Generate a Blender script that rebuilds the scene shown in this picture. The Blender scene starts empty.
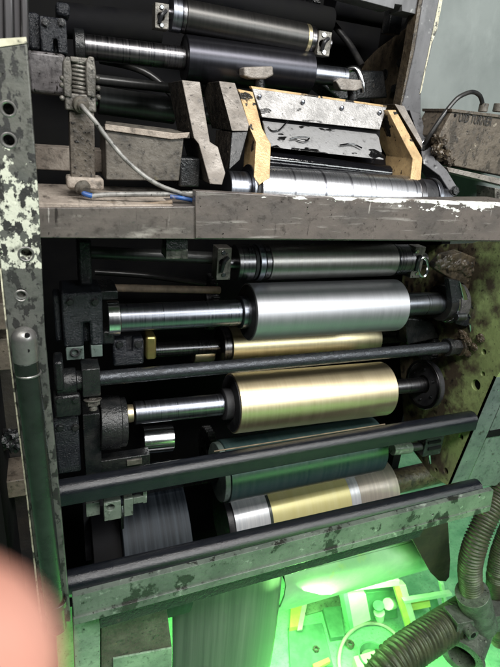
import bpy, bmesh, math, random
from mathutils import Vector as Vec, Matrix
random.seed(7)
R = math.radians
scene = bpy.context.scene
COL = scene.collection

# ------------------------------------------------------------------ camera geometry (vanishing points of the press)
F = 510.0; CX, CY = 250.0, 333.5
Xc = Vec((1330, -93, 510)).normalized()
Dc = Vec((-110, 1247, 510)); Dc = (Dc - Xc * Dc.dot(Xc)).normalized()
Yc = Xc.cross(Dc).normalized()
CAM = Vec((0, 0, 2.2))
c_right = Vec((Xc[0], Yc[0], -Dc[0])); c_down = Vec((Xc[1], Yc[1], -Dc[1])); c_fwd = Vec((Xc[2], Yc[2], -Dc[2]))
def ray(px, py): return c_right * ((px - CX) / F) + c_down * ((py - CY) / F) + c_fwd
def at(px, py, Y): d = ray(px, py); return CAM + d * (Y / d.y)
def atX(px, py, X): d = ray(px, py); return CAM + d * (X / d.x)
def atZ(px, py, Z): d = ray(px, py); return CAM + d * ((Z - CAM.z) / d.z)
def atD(px, py, D): return CAM + ray(px, py) * D
def dep(p): return (p - CAM).dot(c_fwd)
def m(px, p): return px * dep(p) / F            # pixels -> metres at a point

# ------------------------------------------------------------------ materials
def M(name, c1, c2=None, sc=8, stretch=(1, 1, 1), rng=(.4, .62), rough=(.4, .6), metal=0.0, bump=0.0, bsc=60, layers=(), spec=.5, coat=0.0, bstretch=(1, 1, 1), aniso=0.0, grime=0.0):
    mt = bpy.data.materials.new(name); mt.use_nodes = True
    nt = mt.node_tree; N = nt.nodes; L = nt.links; b = N['Principled BSDF']
    tc = N.new('ShaderNodeTexCoord')
    def noise(scale, st, detail=7, rg=.6):
        mp = N.new('ShaderNodeMapping'); mp.inputs['Scale'].default_value = st
        L.new(tc.outputs['Object'], mp.inputs['Vector'])
        n = N.new('ShaderNodeTexNoise'); n.inputs['Scale'].default_value = scale; n.inputs['Detail'].default_value = detail; n.inputs['Roughness'].default_value = rg
        L.new(mp.outputs[0], n.inputs['Vector']); return n.outputs['Fac']
    def rangeof(sock, a, z, o0=0, o1=1):
        r = N.new('ShaderNodeMapRange'); r.inputs[1].default_value = a; r.inputs[2].default_value = z; r.inputs[3].default_value = o0; r.inputs[4].default_value = o1
        L.new(sock, r.inputs[0]); return r.outputs[0]
    def mix(fac, A, B):
        x = N.new('ShaderNodeMix'); x.data_type = 'RGBA'
        L.new(fac, x.inputs['Factor'])
        for s, v in ((x.inputs[6], A), (x.inputs[7], B)):
            if isinstance(v, tuple): s.default_value = (*v, 1)
            else: L.new(v, s)
        return x.outputs[2]
    if grime > 0:
        layers = list(layers) + [(tuple(v * .25 for v in c1), 75, .56 - .10 * grime, .78 - .08 * grime, (1, 1, 1), .28), (tuple(v * .3 for v in c1), 19, .62 - .10 * grime, .84 - .10 * grime, (1, 1, 1), .3), ((.010, .009, .008), 150, .66 - .07 * grime, .71 - .06 * grime, (1, 1, 1), .2), ((.015, .013, .012), 48, .69 - .07 * grime, .73 - .06 * grime, (2.2, 2, .6), .2)]
    c2 = c2 or tuple(v * .6 for v in c1)
    f = rangeof(noise(sc, stretch), *rng)
    colr = mix(f, c1, c2)
    rg = rangeof(f, 0, 1, *rough); met = None
    for ly in layers:                       # (colour, scale, lo, hi, stretch, rough, metal, zfade)
        col, s, lo, hi = ly[:4]; st = ly[4] if len(ly) > 4 else (1, 1, 1); ro = ly[5] if len(ly) > 5 else .6
        nz = noise(s, st, ly[8] if len(ly) > 8 else 9, .62)
        if len(ly) > 7:                     # where on the thing the wear sits: (axis, from, to) ramps that shift the noise
            sx = N.new('ShaderNodeSeparateXYZ'); L.new(tc.outputs['Object'], sx.inputs[0])
            for (ax, z0, z1, amt) in ly[7]:
                zz = rangeof(sx.outputs[ax], z0, z1, -amt, 0)
                mm = N.new('ShaderNodeMath'); mm.operation = 'ADD'; L.new(nz, mm.inputs[0]); L.new(zz, mm.inputs[1]); nz = mm.outputs[0]
        k = rangeof(nz, lo, hi)
        colr = mix(k, colr, col)
        mr = N.new('ShaderNodeMix'); L.new(k, mr.inputs[0]); L.new(rg, mr.inputs[2]); mr.inputs[3].default_value = ro; rg = mr.outputs[0]
        if metal > 0:
            mm2 = N.new('ShaderNodeMix'); L.new(k, mm2.inputs[0])
            if met is None: mm2.inputs[2].default_value = metal
            else: L.new(met, mm2.inputs[2])
            mm2.inputs[3].default_value = ly[6] if len(ly) > 6 else 0.0; met = mm2.outputs[0]
    L.new(colr, b.inputs['Base Color']); L.new(rg, b.inputs['Roughness'])
    if met is None: b.inputs['Metallic'].default_value = metal
    else: L.new(met, b.inputs['Metallic'])
    b.inputs['Specular IOR Level'].default_value = spec
    b.inputs['Coat Weight'].default_value = coat
    b.inputs['Anisotropic'].default_value = aniso
    if bump:
        bp = N.new('ShaderNodeBump'); bp.inputs['Strength'].default_value = min(1, bump); bp.inputs['Distance'].default_value = .004
        L.new(noise(bsc, bstretch, 5), bp.inputs['Height']); L.new(bp.outputs[0], b.inputs['Normal'])
    return mt

def MG(g, name, *a, **k): return M(name, *a, grime=g, **k)
RING = (1, .02, .02)
DUST = ((.20, .17, .13), 26, .55, .72, (1, 1, 1), .85)
m_cast = M('oily_cast_iron', (.006, .007, .010), (.016, .018, .022), 30, rough=(.12, .22), bump=.9, bsc=260, spec=.5)
m_castg = M('greasy_casting', (.007, .008, .009), (.018, .018, .018), 22, rough=(.18, .36), bump=.5, bsc=170, spec=.45, layers=[((.07, .06, .05), 35, .64, .76)])
m_black = M('blackened_steel', (.008, .008, .010), (.02, .02, .022), 14, rough=(.4, .65), bump=.25, bsc=80)
m_void = M('shade_black', (.004, .004, .005), (.008, .008, .008), 9, rough=(.7, .9), spec=.1)  # black standing in for shade in holes, gaps and the press interior
m_shaft = M('turned_steel_shaft', (.17, .18, .21), (.25, .26, .29), 260, RING, (.3, .7), (.25, .42), 1.0)
m_dshaft = M('dark_turned_shaft', (.11, .11, .12), (.22, .21, .21), 220, RING, (.35, .72), (.25, .4), 1.0)
m_blued = M('blued_roller', (.032, .032, .038), (.042, .042, .05), 160, RING, (.3, .7), (.30, .36), .9)
m_drub = M('dark_rubber_roller', (.022, .023, .022), (.04, .04, .04), 120, RING, (.3, .7), (.3, .42), .25)
m_drubm = M('dark_polished_roller', (.045, .045, .043), (.065, .062, .06), 180, RING, (.3, .7), (.34, .42), .9)
m_midroll = M('brushed_warm_grey_roller', (.26, .25, .235), (.31, .30, .285), 200, RING, (.35, .65), (.36, .44), 1.0)
m_steel = M('satin_steel_roller', (.45, .452, .475), (.49, .49, .515), 230, RING, (.35, .65), (.47, .51), 1.0)
m_gold = M('gold_inked_roller', (.68, .57, .37), (.72, .62, .42), 210, RING, (.35, .65), (.42, .47), 1.0)
m_gold2 = M('gold_inked_rear_roller', (.62, .54, .34), (.70, .62, .40), 210, RING, (.35, .65), (.34, .42), 1.0)
m_teal = M('teal_inked_sleeve', (.03, .062, .062), (.05, .08, .078), 90, RING, (.35, .65), (.3, .4), .3)
m_anilox = M('engraved_chrome_roller', (.80, .81, .85), (.42, .43, .46), 330, (1, .01, .01), (.38, .72), (.26, .34), 1.0, layers=[((.16, .16, .18), 45, .54, .62, (1, .01, .01), .3, 1.0), ((.25, .25, .27), 160, .56, .66, (1, .01, .01), .3, 1.0)])
m_chrome = M('bright_chrome', (.75, .77, .78), (.6, .6, .62), 60, RING, rough=(.15, .25), metal=1.0)
m_dweb = M('dark_moving_film', (.006, .009, .013), (.035, .043, .052), 130, RING, (.40, .75), (.55, .65), 0, spec=.2)
m_gweb = M('grey_moving_film', (.06, .066, .062), (.15, .158, .145), 60, RING, (.3, .72), (.35, .5), .2)
m_bar = M('oily_round_bar', (.005, .006, .009), (.008, .009, .012), 40, rough=(.13, .22), bump=.3, bsc=420, spec=.55, layers=[((.03, .03, .03), 260, .66, .74, (1, 1, 1), .25)])
m_rod = M('worn_steel_rod', (.055, .06, .068), (.03, .032, .036), 70, (1, 3, 3), rough=(.2, .42), metal=.7, bump=.3, bsc=420, layers=[((.015, .015, .018), 55, .58, .68, (1, 2, 2), .5)])
zp = lambda y: at(30, y, .70).z - at(55, 622, .70).z
m_post = MG(0.3, 'bare_dark_post', (.085, .088, .078), (.05, .053, .048), 18, rough=(.4, .62), bump=.25, bsc=120,
           layers=[((.085, .086, .075), 20, .36, .46, (1, 1, 1), .5, 0, ((2, zp(200), zp(170), .5),)),
                   ((.47, .485, .40), 68, .455, .468, (1, 1, .8), .6, 0, ((2, zp(280), zp(266), .4), (2, zp(130), zp(190), .30))),
                   ((.016, .016, .015), 75, .53, .545, (1, 1, .6)), ((.016, .016, .015), 28, .60, .615, (1.3, 1, .7)), ((.55, .57, .47), 50, .655, .67, (1, 1, 1), .6, 0, ((2, zp(290), zp(265), .4),))])
m_postrim = MG(0.8, 'flaked_cream_edge', (.62, .60, .46), (.4, .38, .28), 30, rough=(.5, .7), layers=[((.05, .05, .045), 45, .56, .6)])
m_tube = M('dark_green_lacquered_tube', (.06, .07, .064), (.04, .048, .043), 30, rough=(.22, .30), metal=.8, bump=.1, bsc=90, layers=[((.2, .2, .19), 80, .72, .76)])
m_dome = M('worn_domed_cap', (.34, .33, .32), (.20, .2, .19), 40, rough=(.28, .42), metal=.8, bump=.1, bsc=90)
zb = lambda x, y: at(x, y, .796).z - at(38, 240, .80).z
xb = lambda x: at(x, 205, .796).x - at(38, 240, .80).x
m_beam = MG(0.12, 'brown_grey_painted_beam', (.115, .10, .09), (.072, .063, .057), 14, (1, 1, 2.2), rough=(.28, .45), bump=.22, bsc=60,
           layers=[((.30, .28, .26), 60, .66, .70, (1.6, 1, .12), .3), ((.03, .026, .024), 50, .62, .70, (1.2, 1, .15), .25), ((.30, .28, .25), 18, .56, .78, (.6, 1, 2)), ((.04, .038, .036), 60, .62, .70)])
m_beamw = MG(0.12, 'brown_grey_strip_chipped_white', (.115, .098, .089), (.072, .062, .057), 12, (1, 1, 2), rough=(.28, .45), bump=.25, bsc=60,
            layers=[((.30, .28, .26), 60, .66, .70, (1.6, 1, .12), .3), ((.03, .026, .024), 50, .62, .70, (1.2, 1, .15), .25), ((.30, .28, .26), 30, .58, .78, (.3, 1, 3)), ((.70, .70, .66), 34, .50, .52, (.8, 1, 1.6), .6, 0, ((2, zb(430, 224), zb(430, 206), .30), (0, xb(340), xb(440), .16))), ((.70, .70, .66), 60, .45, .47, (.4, 1, 1), .6, 0, ((2, zb(400, 207), zb(400, 202), .5), (0, xb(260), xb(330), .2))), ((.75, .75, .72), 90, .73, .76)])
m_ledge = MG(.08, 'dust_covered_ledge', (.33, .285, .24), (.25, .21, .175), 50, (1, .22, 1), rough=(.75, .95), bump=.6, bsc=160, layers=[((.09, .075, .06), 60, .54, .68, (1, .22, 1))])
m_green = MG(0.2, 'grey_green_painted_rail', (.125, .15, .125), (.075, .095, .078), 11, rough=(.25, .45), bump=.2, bsc=110,
            layers=[((.02, .022, .018), 15, .56, .60, (1, 1, .8), .2, 0, (), 5), ((.36, .42, .36), 40, .6, .75)])
m_greenp = M('oily_green_lit_side_plate', (.31, .39, .16), (.20, .25, .10), 9, rough=(.3, .5), bump=.25, bsc=120,  # green light put into the base colour; brown and black layers are grease
             layers=[((.07, .055, .036), 16, .30, .50, (1, 1, 1), .45, 0, ((1, -.02, .13, .22),)), ((.016, .013, .011), 38, .50, .60, (1, 1, 1), .3, 0, ((1, .0, .16, .16),)), ((.03, .028, .02), 120, .60, .70), ((.012, .011, .010), 12, .60, .72, (1, 1.5, .5), .25)])
m_greend = MG(0.2, 'dark_grey_green_paint', (.11, .14, .125), (.07, .095, .085), 16, rough=(.4, .6), bump=.2, bsc=110, layers=[((.03, .035, .03), 30, .62, .70)])
m_mint = MG(0, 'mint_painted_sheet', (.42, .60, .42), (.34, .52, .36), 10, rough=(.35, .5), bump=.3, bsc=60, layers=[((.5, .6, .2), 14, .62, .8)])
m_floor = MG(0.15, 'mint_green_floor', (.30, .62, .38), (.16, .42, .24), 7, rough=(.3, .5), bump=.1, bsc=60, layers=[((.6, .85, .65), 60, .66, .74)])
m_mintd = MG(0.4, 'dirty_mint_paint', (.24, .33, .24), (.14, .2, .15), 12, rough=(.4, .6), bump=.2, bsc=90)
m_teald = M('dark_green_card', (.10, .24, .15), (.14, .3, .2), 30, rough=(.5, .7), layers=[((.4, .6, .45), 110, .70, .73)])
m_wall = M('hall_wall', (.35, .40, .37), (.3, .34, .32), 5, rough=(.7, .9))
m_cab = MG(0, 'pale_blue_green_panel', (.145, .165, .157), (.112, .13, .124), 6, rough=(.45, .6), bump=.05, bsc=40, layers=[((.21, .235, .225), 9, .5, .8, (1, 1, .5)), ((.15, .17, .17), 70, .70, .76)])
m_cabf = MG(0.3, 'worn_grey_cabinet_edge', (.12, .12, .125), (.08, .08, .085), 14, (1, 1, .4), rough=(.4, .6), layers=[((.4, .41, .40), 40, .62, .7), ((.05, .05, .05), 60, .66, .72)])
m_arm = MG(0.3, 'grimy_bare_arm', (.28, .255, .23), (.18, .16, .14), 26, rough=(.45, .65), metal=.25, bump=.45, bsc=170, layers=[((.05, .04, .035), 70, .64, .70)])
m_stem = MG(1.0, 'oily_brown_stem', (.10, .085, .068), (.075, .062, .05), 30, rough=(.3, .5), bump=.4, bsc=150)
m_armd = M('black_arm_side', (.012, .010, .009), (.03, .024, .018), 60, rough=(.35, .6), bump=.9, bsc=160, layers=[((.22, .18, .13), 110, .64, .70)])  # black with pale specks, for the sides of the arms
m_brass = MG(0.08, 'ochre_brass_plate', (.52, .37, .19), (.38, .26, .13), 30, rough=(.35, .5), metal=.25, bump=.3, bsc=220, layers=[((.02, .018, .016), 22, .60, .62, (1, 1, .8), .15, 0, (), 3), ((.20, .13, .06), 14, .5, .75)])
zc = lambda y: at(320, y, .975).z - at(300, 190, .92).z
m_galv = MG(0.1, 'ink_spotted_grey_plate', (.36, .352, .345), (.27, .265, .26), 60, rough=(.4, .55), metal=.45, bump=.3, bsc=240, layers=[((.010, .010, .010), 17, .64, .655, (.7, 1, 1.8), .12, 0, (), 3), ((.16, .155, .15), 12, .5, .8, (1, 1, 1), .35)])
m_galv2 = MG(0.1, 'ink_flooded_grey_plate', (.36, .36, .365), (.28, .28, .28), 60, rough=(.4, .55), metal=.45, bump=.2, bsc=240, layers=[((.006, .006, .006), 22, .585, .60, (.5, 1, 1.5), .10, 0, (), 3), ((.005, .005, .005), 30, .46, .475, (.5, 1, 1), .08, 0, ((2, zc(141), zc(150), .38),), 3)])
m_ink = M('wet_black_ink', (.003, .003, .004), (.005, .005, .006), 10, rough=(.07, .14), spec=.5, bump=.15, bsc=40)
m_dirt = MG(0.6, 'caked_brown_grease', (.085, .065, .042), (.04, .03, .02), 30, rough=(.35, .6), bump=.6, bsc=70, layers=[((.02, .016, .012), 40, .58, .66), ((.22, .17, .11), 70, .64, .74)])
m_box = MG(0.6, 'grimy_beige_box', (.11, .09, .068), (.07, .056, .042), 22, (1, 1, 1), rough=(.5, .7), bump=.5, bsc=130,
          layers=[((.035, .028, .02), 26, .57, .62, (2.2, 1, .7)), ((.03, .025, .02), 80, .60, .66), ((.36, .32, .25), 55, .64, .72)])
m_greybox = MG(0.6, 'dusty_grey_block', (.105, .094, .078), (.065, .057, .046), 20, rough=(.5, .7), bump=.4, bsc=120, layers=[((.06, .055, .05), 40, .6, .68), ((.24, .21, .10), 16, .62, .74)])
m_clamp = MG(1.0, 'worn_zinc_clamp', (.19, .178, .158), (.10, .092, .08), 40, rough=(.4, .6), metal=.5, bump=.4, bsc=160, layers=[((.04, .036, .03), 70, .6, .68)])
m_housep = MG(1.0, 'violet_grey_housing', (.13, .12, .125), (.06, .055, .052), 13, rough=(.35, .55), bump=.3, bsc=120, layers=[((.03, .028, .026), 30, .58, .68), ((.35, .33, .3), 80, .7, .74)])
m_cable = MG(0.8, 'grey_sheathed_cable', (.25, .245, .23), (.17, .165, .155), 30, rough=(.35, .5), layers=[((.12, .10, .08), 40, .62, .72)])
m_blue = M('blue_sheathed_cable', (.015, .08, .26), (.02, .05, .16), 40, rough=(.4, .5), layers=[((.3, .28, .24), 40, .64, .7)])
m_brown = M('dusty_brown_tube', (.22, .16, .11), (.13, .1, .07), 40, rough=(.6, .8), bump=.4, bsc=120)
m_rubber = M('black_rubber', (.012, .012, .013), (.022, .021, .02), 30, rough=(.28, .4))
m_hose = M('dusty_black_hose', (.05, .042, .03), (.02, .017, .013), 30, rough=(.45, .6), bump=.3, bsc=90, layers=[((.12, .1, .08), 60, .62, .72)])
m_pipe = MG(0.7, 'worn_grey_pipe', (.14, .135, .135), (.08, .078, .078), 30, rough=(.4, .6), metal=.4, bump=.5, bsc=120, layers=[((.3, .29, .28), 60, .66, .72)])
m_flap = M('brown_hide_flap', (.035, .028, .02), (.018, .015, .012), 14, rough=(.55, .75), bump=.3, bsc=90)
m_yellow = M('yellow_painted_post', (.62, .66, .16), (.5, .56, .14), 20, rough=(.4, .5))
m_white = M('white_plastic', (.60, .62, .52), (.5, .53, .44), 20, rough=(.35, .5))
m_brassn = M('dull_brass_nut', (.45, .38, .14), (.3, .25, .1), 40, rough=(.3, .45), metal=.9)
m_skin = M('skin', (.40, .20, .155), (.33, .15, .11), 90, rough=(.5, .6), bump=.1, bsc=400)
m_nail = M('fingernail', (.80, .50, .42), (.8, .52, .45), 20, rough=(.25, .3))
m_letter = M('black_marker', (.015, .013, .012), (.02, .018, .016), 20, rough=(.5, .6))
m_wwhite = M('white_printed_film', (.62, .63, .64), (.42, .44, .47), 130, RING, (.35, .7), (.3, .4), .3)
m_wyel = M('yellow_printed_film', (.56, .51, .22), (.60, .56, .28), 60, RING, (.35, .7), (.35, .45), .2)
m_wgrey = M('beige_printed_film', (.40, .36, .30), (.28, .26, .23), 110, RING, (.35, .7), (.3, .4), .3)
m_wdark = M('dark_print_line', (.03, .04, .035), (.05, .05, .04), 60, RING, rough=(.3, .4))
m_mess = M('dim_neighbour_press', (.035, .03, .024), (.014, .013, .012), 12, rough=(.5, .7), bump=.5, bsc=60)
m_messl = MG(0.6, 'dim_brown_ledge', (.13, .105, .08), (.08, .065, .05), 20, rough=(.6, .8), bump=.4, bsc=60)
m_column = M('ribbed_grey_column', (.10, .095, .10), (.05, .048, .05), 12, (3, 1, .3), rough=(.35, .5), metal=.5, layers=[((.25, .24, .23), 40, .64, .72, (3, 1, .4))])

# ------------------------------------------------------------------ mesh building
WLOC = {}
class MB:
    def __init__(s): s.bm = bmesh.new()
    def prism(s, pts, vec):
        vec = Vec(vec); a = [s.bm.verts.new(p) for p in pts]; b = [s.bm.verts.new(Vec(p) + vec) for p in pts]
        n = len(pts); s.bm.faces.new(a); s.bm.faces.new(b[::-1])
        for i in range(n): s.bm.faces.new((a[i], a[(i + 1) % n], b[(i + 1) % n], b[i]))
        return s
    def slab(s, poly, Y, d):                     # outline in the plane Y (or with own Y per point), thickness d going back
        return s.prism([at(p[0], p[1], p[2] if len(p) > 2 else Y) for p in poly], (0, d, 0))
    def plate(s, poly, X, d): return s.prism([atX(p[0], p[1], X) for p in poly], (d, 0, 0))
    def box(s, lo, hi):
        x0, y0, z0 = lo; x1, y1, z1 = hi
        return s.prism([(x0, y0, z0), (x1, y0, z0), (x1, y0, z1), (x0, y0, z1)], (0, y1 - y0, 0))
    def pbox(s, x0, y0, x1, y1, Y, d):           # box whose front shows as a pixel rectangle
        a = at(x0, y0, Y); b = at(x1, y1, Y); c = at(x0, y1, Y); e = at(x1, y0, Y)
        return s.box(((a.x + c.x) / 2, Y, (b.z + c.z) / 2), ((b.x + e.x) / 2, Y + d, (a.z + e.z) / 2))
    def lathe(s, p0, p1, prof, seg=64, caps=True):   # prof: (t along p0->p1 in metres, radius)
        p0 = Vec(p0); d = (Vec(p1) - p0).normalized()
        u = d.orthogonal().normalized(); v = d.cross(u); rings = []
        for t, r in prof:
            rings.append([s.bm.verts.new(p0 + d * t + (u * math.cos(2 * math.pi * k / seg) + v * math.sin(2 * math.pi * k / seg)) * r) for k in range(seg)])
        for A, B in zip(rings, rings[1:]):
            for k in range(seg): s.bm.faces.new((A[k], A[(k + 1) % seg], B[(k + 1) % seg], B[k]))
        if caps: s.bm.faces.new(rings[0][::-1]); s.bm.faces.new(rings[-1])
        return s
    def cyl(s, p0, p1, r, r1=None, seg=48, ch=None):
        p0 = Vec(p0); p1 = Vec(p1); l = (p1 - p0).length; r1 = r if r1 is None else r1
        ch = min(.0012, l * .2, r * .2) if ch is None else ch
        return s.lathe(p0, p1, [(0, r - ch), (ch, r), (l - ch, r1), (l, r1 - ch)], seg)
    def ringpipe(s, p0, p1, ro, ri, seg=48):
        p0 = Vec(p0); l = (Vec(p1) - p0).length; c = min(.001, (ro - ri) * .3)
        s.lathe(p0, p1, [(l, ri), (0 + c, ri), (0, ri + c), (0, ro - c), (c, ro), (l - c, ro), (l, ro - c), (l, ri)], seg, False); return s
    def hexa(s, p0, p1, r): return s.cyl(p0, p1, r, seg=6, ch=.0003)
    def tube(s, path, r, seg=16, sub=8, rfun=None, closed=False):
        P = [Vec(p) for p in path]
        if sub > 1 and len(P) > 2:
            Q = []; n = len(P)
            for i in range(n if closed else n - 1):
                if closed: a, b, c, d = P[i - 1], P[i], P[(i + 1) % n], P[(i + 2) % n]
                else: a, b, c, d = P[max(0, i - 1)], P[i], P[i + 1], P[min(n - 1, i + 2)]
                for k in range(sub):
                    t = k / sub
                    Q.append(.5 * ((2 * b) + (c - a) * t + (2 * a - 5 * b + 4 * c - d) * t * t + (3 * b - a - 3 * c + d) * t ** 3))
            if not closed: Q.append(P[-1])
            P = Q
        n = len(P); up = None; rings = []; dist = 0
        for i, p in enumerate(P):
            t = ((P[(i + 1) % n] - P[i - 1]) if closed else (P[min(n - 1, i + 1)] - P[max(0, i - 1)])).normalized()
            up = (t.orthogonal() if up is None else (up - t * up.dot(t))).normalized(); w = t.cross(up)
            if i: dist += (p - P[i - 1]).length
            rr = rfun(dist) if rfun else r
            rings.append([s.bm.verts.new(p + (up * math.cos(2 * math.pi * k / seg) + w * math.sin(2 * math.pi * k / seg)) * rr) for k in range(seg)])
        for A, B in list(zip(rings, rings[1:])) + ([(rings[-1], rings[0])] if closed else []):
            for k in range(seg): s.bm.faces.new((A[k], A[(k + 1) % seg], B[(k + 1) % seg], B[k]))
        if not closed: s.bm.faces.new(rings[0][::-1]); s.bm.faces.new(rings[-1])
        return s
    def ball(s, c, r, seg=24, sc=(1, 1, 1)):
        g = bmesh.ops.create_uvsphere(s.bm, u_segments=seg, v_segments=seg // 2, radius=r)
        for v in g['verts']: v.co = Vec((v.co.x * sc[0], v.co.y * sc[1], v.co.z * sc[2])) + Vec(c)
        return s
    def lump(s, c, r, k=.25, sc=(1, 1, 1)):
        g = bmesh.ops.create_icosphere(s.bm, subdivisions=4, radius=r)
        o = Vec((random.random() * 9, random.random() * 9, 0))
        from mathutils import noise
        for v in g['verts']:
            n = noise.noise(v.co / r * 1.3 + o) + .6 * noise.noise(v.co / r * 3.1 + o) + .35 * noise.noise(v.co / r * 7 + o)
            v.co = Vec(v.co.x * sc[i] if i == 0 else v.co[i] * sc[i] for i in range(3)) * (1 + k * n * 1.6) + Vec(c)
        return s
    def build(s, name, mat, parent=None, bevel=0.0, ang=35, loc=None, cut=None):
        bmesh.ops.recalc_face_normals(s.bm, faces=s.bm.faces[:])
        if parent is not None: base = WLOC[parent.name]; loc = base
        elif loc is None:
            co = [v.co for v in s.bm.verts]
            loc = Vec(((min(c.x for c in co) + max(c.x for c in co)) / 2, (min(c.y for c in co) + max(c.y for c in co)) / 2, min(c.z for c in co)))
        me = bpy.data.meshes.new(name)
        bmesh.ops.translate(s.bm, verts=s.bm.verts[:], vec=-Vec(loc))
        s.bm.to_mesh(me); s.bm.free()
        me.materials.append(mat)
        o = bpy.data.objects.new(name, me); COL.objects.link(o)
        if parent is not None: o.parent = parent
        else: o.location = loc
        WLOC[o.name] = Vec(loc)
        if cut is not None:
            ct = cut.build('cutter', mat, loc=loc); ct.parent = parent
            if parent is not None: ct.location = (0, 0, 0)
            md = o.modifiers.new('b', 'BOOLEAN'); md.object = ct; md.operation = 'DIFFERENCE'; md.solver = 'EXACT'
            dg = bpy.context.evaluated_depsgraph_get()
            nm = bpy.data.meshes.new_from_object(o.evaluated_get(dg)); o.modifiers.clear(); o.data = nm; me = nm
            bpy.data.objects.remove(ct)
        for p in me.polygons: p.use_smooth = True
        me.set_sharp_from_angle(angle=R(ang))
        if bevel:
            md = o.modifiers.new('Bevel', 'BEVEL'); md.width = bevel; md.segments = 2; md.limit_method = 'ANGLE'; md.angle_limit = R(35); md.harden_normals = False
        return o

def tag(o, label, cat, group=None, kind=None):
    o['label'] = label; o['category'] = cat
    if group: o['group'] = group
    if kind: o['kind'] = kind
    return o
def thing(name, loc, label, cat, group=None):
    o = bpy.data.objects.new(name, None); COL.objects.link(o); o.location = loc; o.empty_display_size = .05
    WLOC[o.name] = Vec(loc); tag(o, label, cat, group, 'thing'); return o
def solo(o, label, cat, group=None): return tag(o, label, cat, group, 'thing')
def structure(o): o['kind'] = 'structure'; return o

class Axis:                                    # an axle given by two picture points in the plane Y
    def __init__(s, L, Rr, Y, Y2=None): s.a = at(*L, Y); s.b = at(*Rr, Y if Y2 is None else Y2); s.d = (s.b - s.a).normalized()
    def p(s, px):
        u = (px - CX) / F; A = s.a - CAM; B = s.b - s.a
        t = (u * A.dot(c_fwd) - A.dot(c_right)) / (B.dot(c_right) - u * B.dot(c_fwd))
        return s.a + B * t
    def r(s, px, rp): return m(rp, s.p(px))
    def seg(s, x0, x1, rp, xr=None, ch=None, mb=None, seg=72):
        r = s.r(x0 if xr is None else xr, rp); return (mb or MB()).cyl(s.p(x0), s.p(x1), r, seg=seg, ch=ch)
def bolt(mb, p, d, r, h): p = Vec(p); mb.hexa(p, p + Vec(d) * h, r); mb.cyl(p, p + Vec(d) * h * .2, r * 1.25, seg=24); return mb

# ================================================================== SETTING
b = MB(); b.box((-6, -4, -.1), (8, 7, 0)); structure(b.build('floor', m_floor, loc=(0, 0, 0)))
b = MB(); b.box((-6, 6, 0), (8, 6.2, 5)); structure(b.build('wall', m_wall, loc=(0, 6, 0)))

# ================================================================== FRAME OF THE PRESS
# chipped post
b = MB()
pts = [(-22, 50), (27, 43), (38.5, 200), (45, 340), (60, 500), (71, 622), (42, 622), (28, 500), (9, 345), (1, 270), (-10, 160)]
b.slab(pts, .70, .035)
cut = MB()
for (x, y, r) in ((8, 109, 5.5), (8.5, 140.5, 5.5), (26, 254.5, 5.6), (21, 296, 4.5)):
    p = at(x, y, .69); cut.cyl(p, p + Vec((0, .03, 0)), m(r, p), seg=40, ch=0)
post = thing('side_post', at(55, 622, .70), 'tall dark steel post with cream paint flaking off and round bolt holes', 'post')
b.build('post_plate', m_post, post, .0015, cut=cut)
e = MB(); e.slab([(9, 345), (28, 500), (42, 622), (40, 622), (26.6, 500), (7.6, 345), (-.5, 270), (1, 270)], .6985, .02); e.build('painted_edge', m_postrim, post)
e = MB(); e.slab([(-22, 40), (26, 37), (27, 43), (-22, 50)], .699, .036); e.build('painted_top', m_postrim, post)
for (x, y, r) in ((8, 109, 5.5), (8.5, 140.5, 5.5), (26, 254.5, 5.6), (21, 296, 4.5)):
    p = at(x, y, .70); rr = m(r, p)
    e = MB(); e.ringpipe(p + Vec((0, -.0008, 0)), p + Vec((0, .004, 0)), rr * 1.45, rr * 1.0); e.build('bolt_hole_rim', m_dome, post)
    if y == 296:
        e = MB(); e.cyl(p + Vec((0, .006, 0)), p + Vec((0, .02, 0)), rr * .98, seg=32); e.build('sunk_screw', m_clamp, post)

# domed guard tube in front of the post
g = thing('guard_tube', at(55, 625, .675), 'slim dark green glossy tube with a worn domed cap standing before the chipped post', 'guard tube')
ax0 = at(26, 360, .68); ax1 = at(57, 628, .68); rr = m(12, ax0)
b = MB(); b.cyl(ax0, ax1, rr * .97, seg=48); b.build('tube', m_tube, g)
d = (at(24, 338, .68) - ax0).normalized(); b = MB(); prof = [(0, rr)]; ln = (at(24, 338, .68) - ax0).length
for k in range(0, 13):
    a = k / 12 * math.pi / 2; prof.append((ln + rr * .95 * math.sin(a), max(.0003, rr * math.cos(a))))
b.lathe(ax0, ax0 + d, prof, 48); cp = b.build('domed_cap', m_dome, g)
for (x, y) in ((27, 336), (27, 351)):
    p = at(x, y, .68 - rr * .97); b = MB(); b.cyl(p, p + Vec((0, .004, 0)), m(2.6, p), seg=20); b.build('pin_hole', m_void, g)
p = at(28.2, 372, .68); b = MB(); b.ringpipe(p, p + (ax1 - ax0).normalized() * .003, rr * 1.03, rr * .9); b.build('joint_ring', m_dome, g)
p = at(56, 600, .68); b = MB(); b.ringpipe(p, p + (ax1 - ax0).normalized() * .012, rr * 1.06, rr * .9); b.build('joint_ring', m_tube, g)

# column above the post, top left
c = thing('ribbed_column', at(12, 44, .80), 'ribbed dark grey upright above the chipped post in the top corner', 'column')
for (x0, x1, Y) in ((-20, 3, .80), (3, 12, .79), (12, 20, .80), (20, 27, .79)):
    b = MB(); b.slab([(x0, -40), (x1 - .4, -40), (x1 + 1.5, 44), (x0 + 1.5, 44)], Y, .05); b.build('rib', m_column, c, .002)

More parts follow.
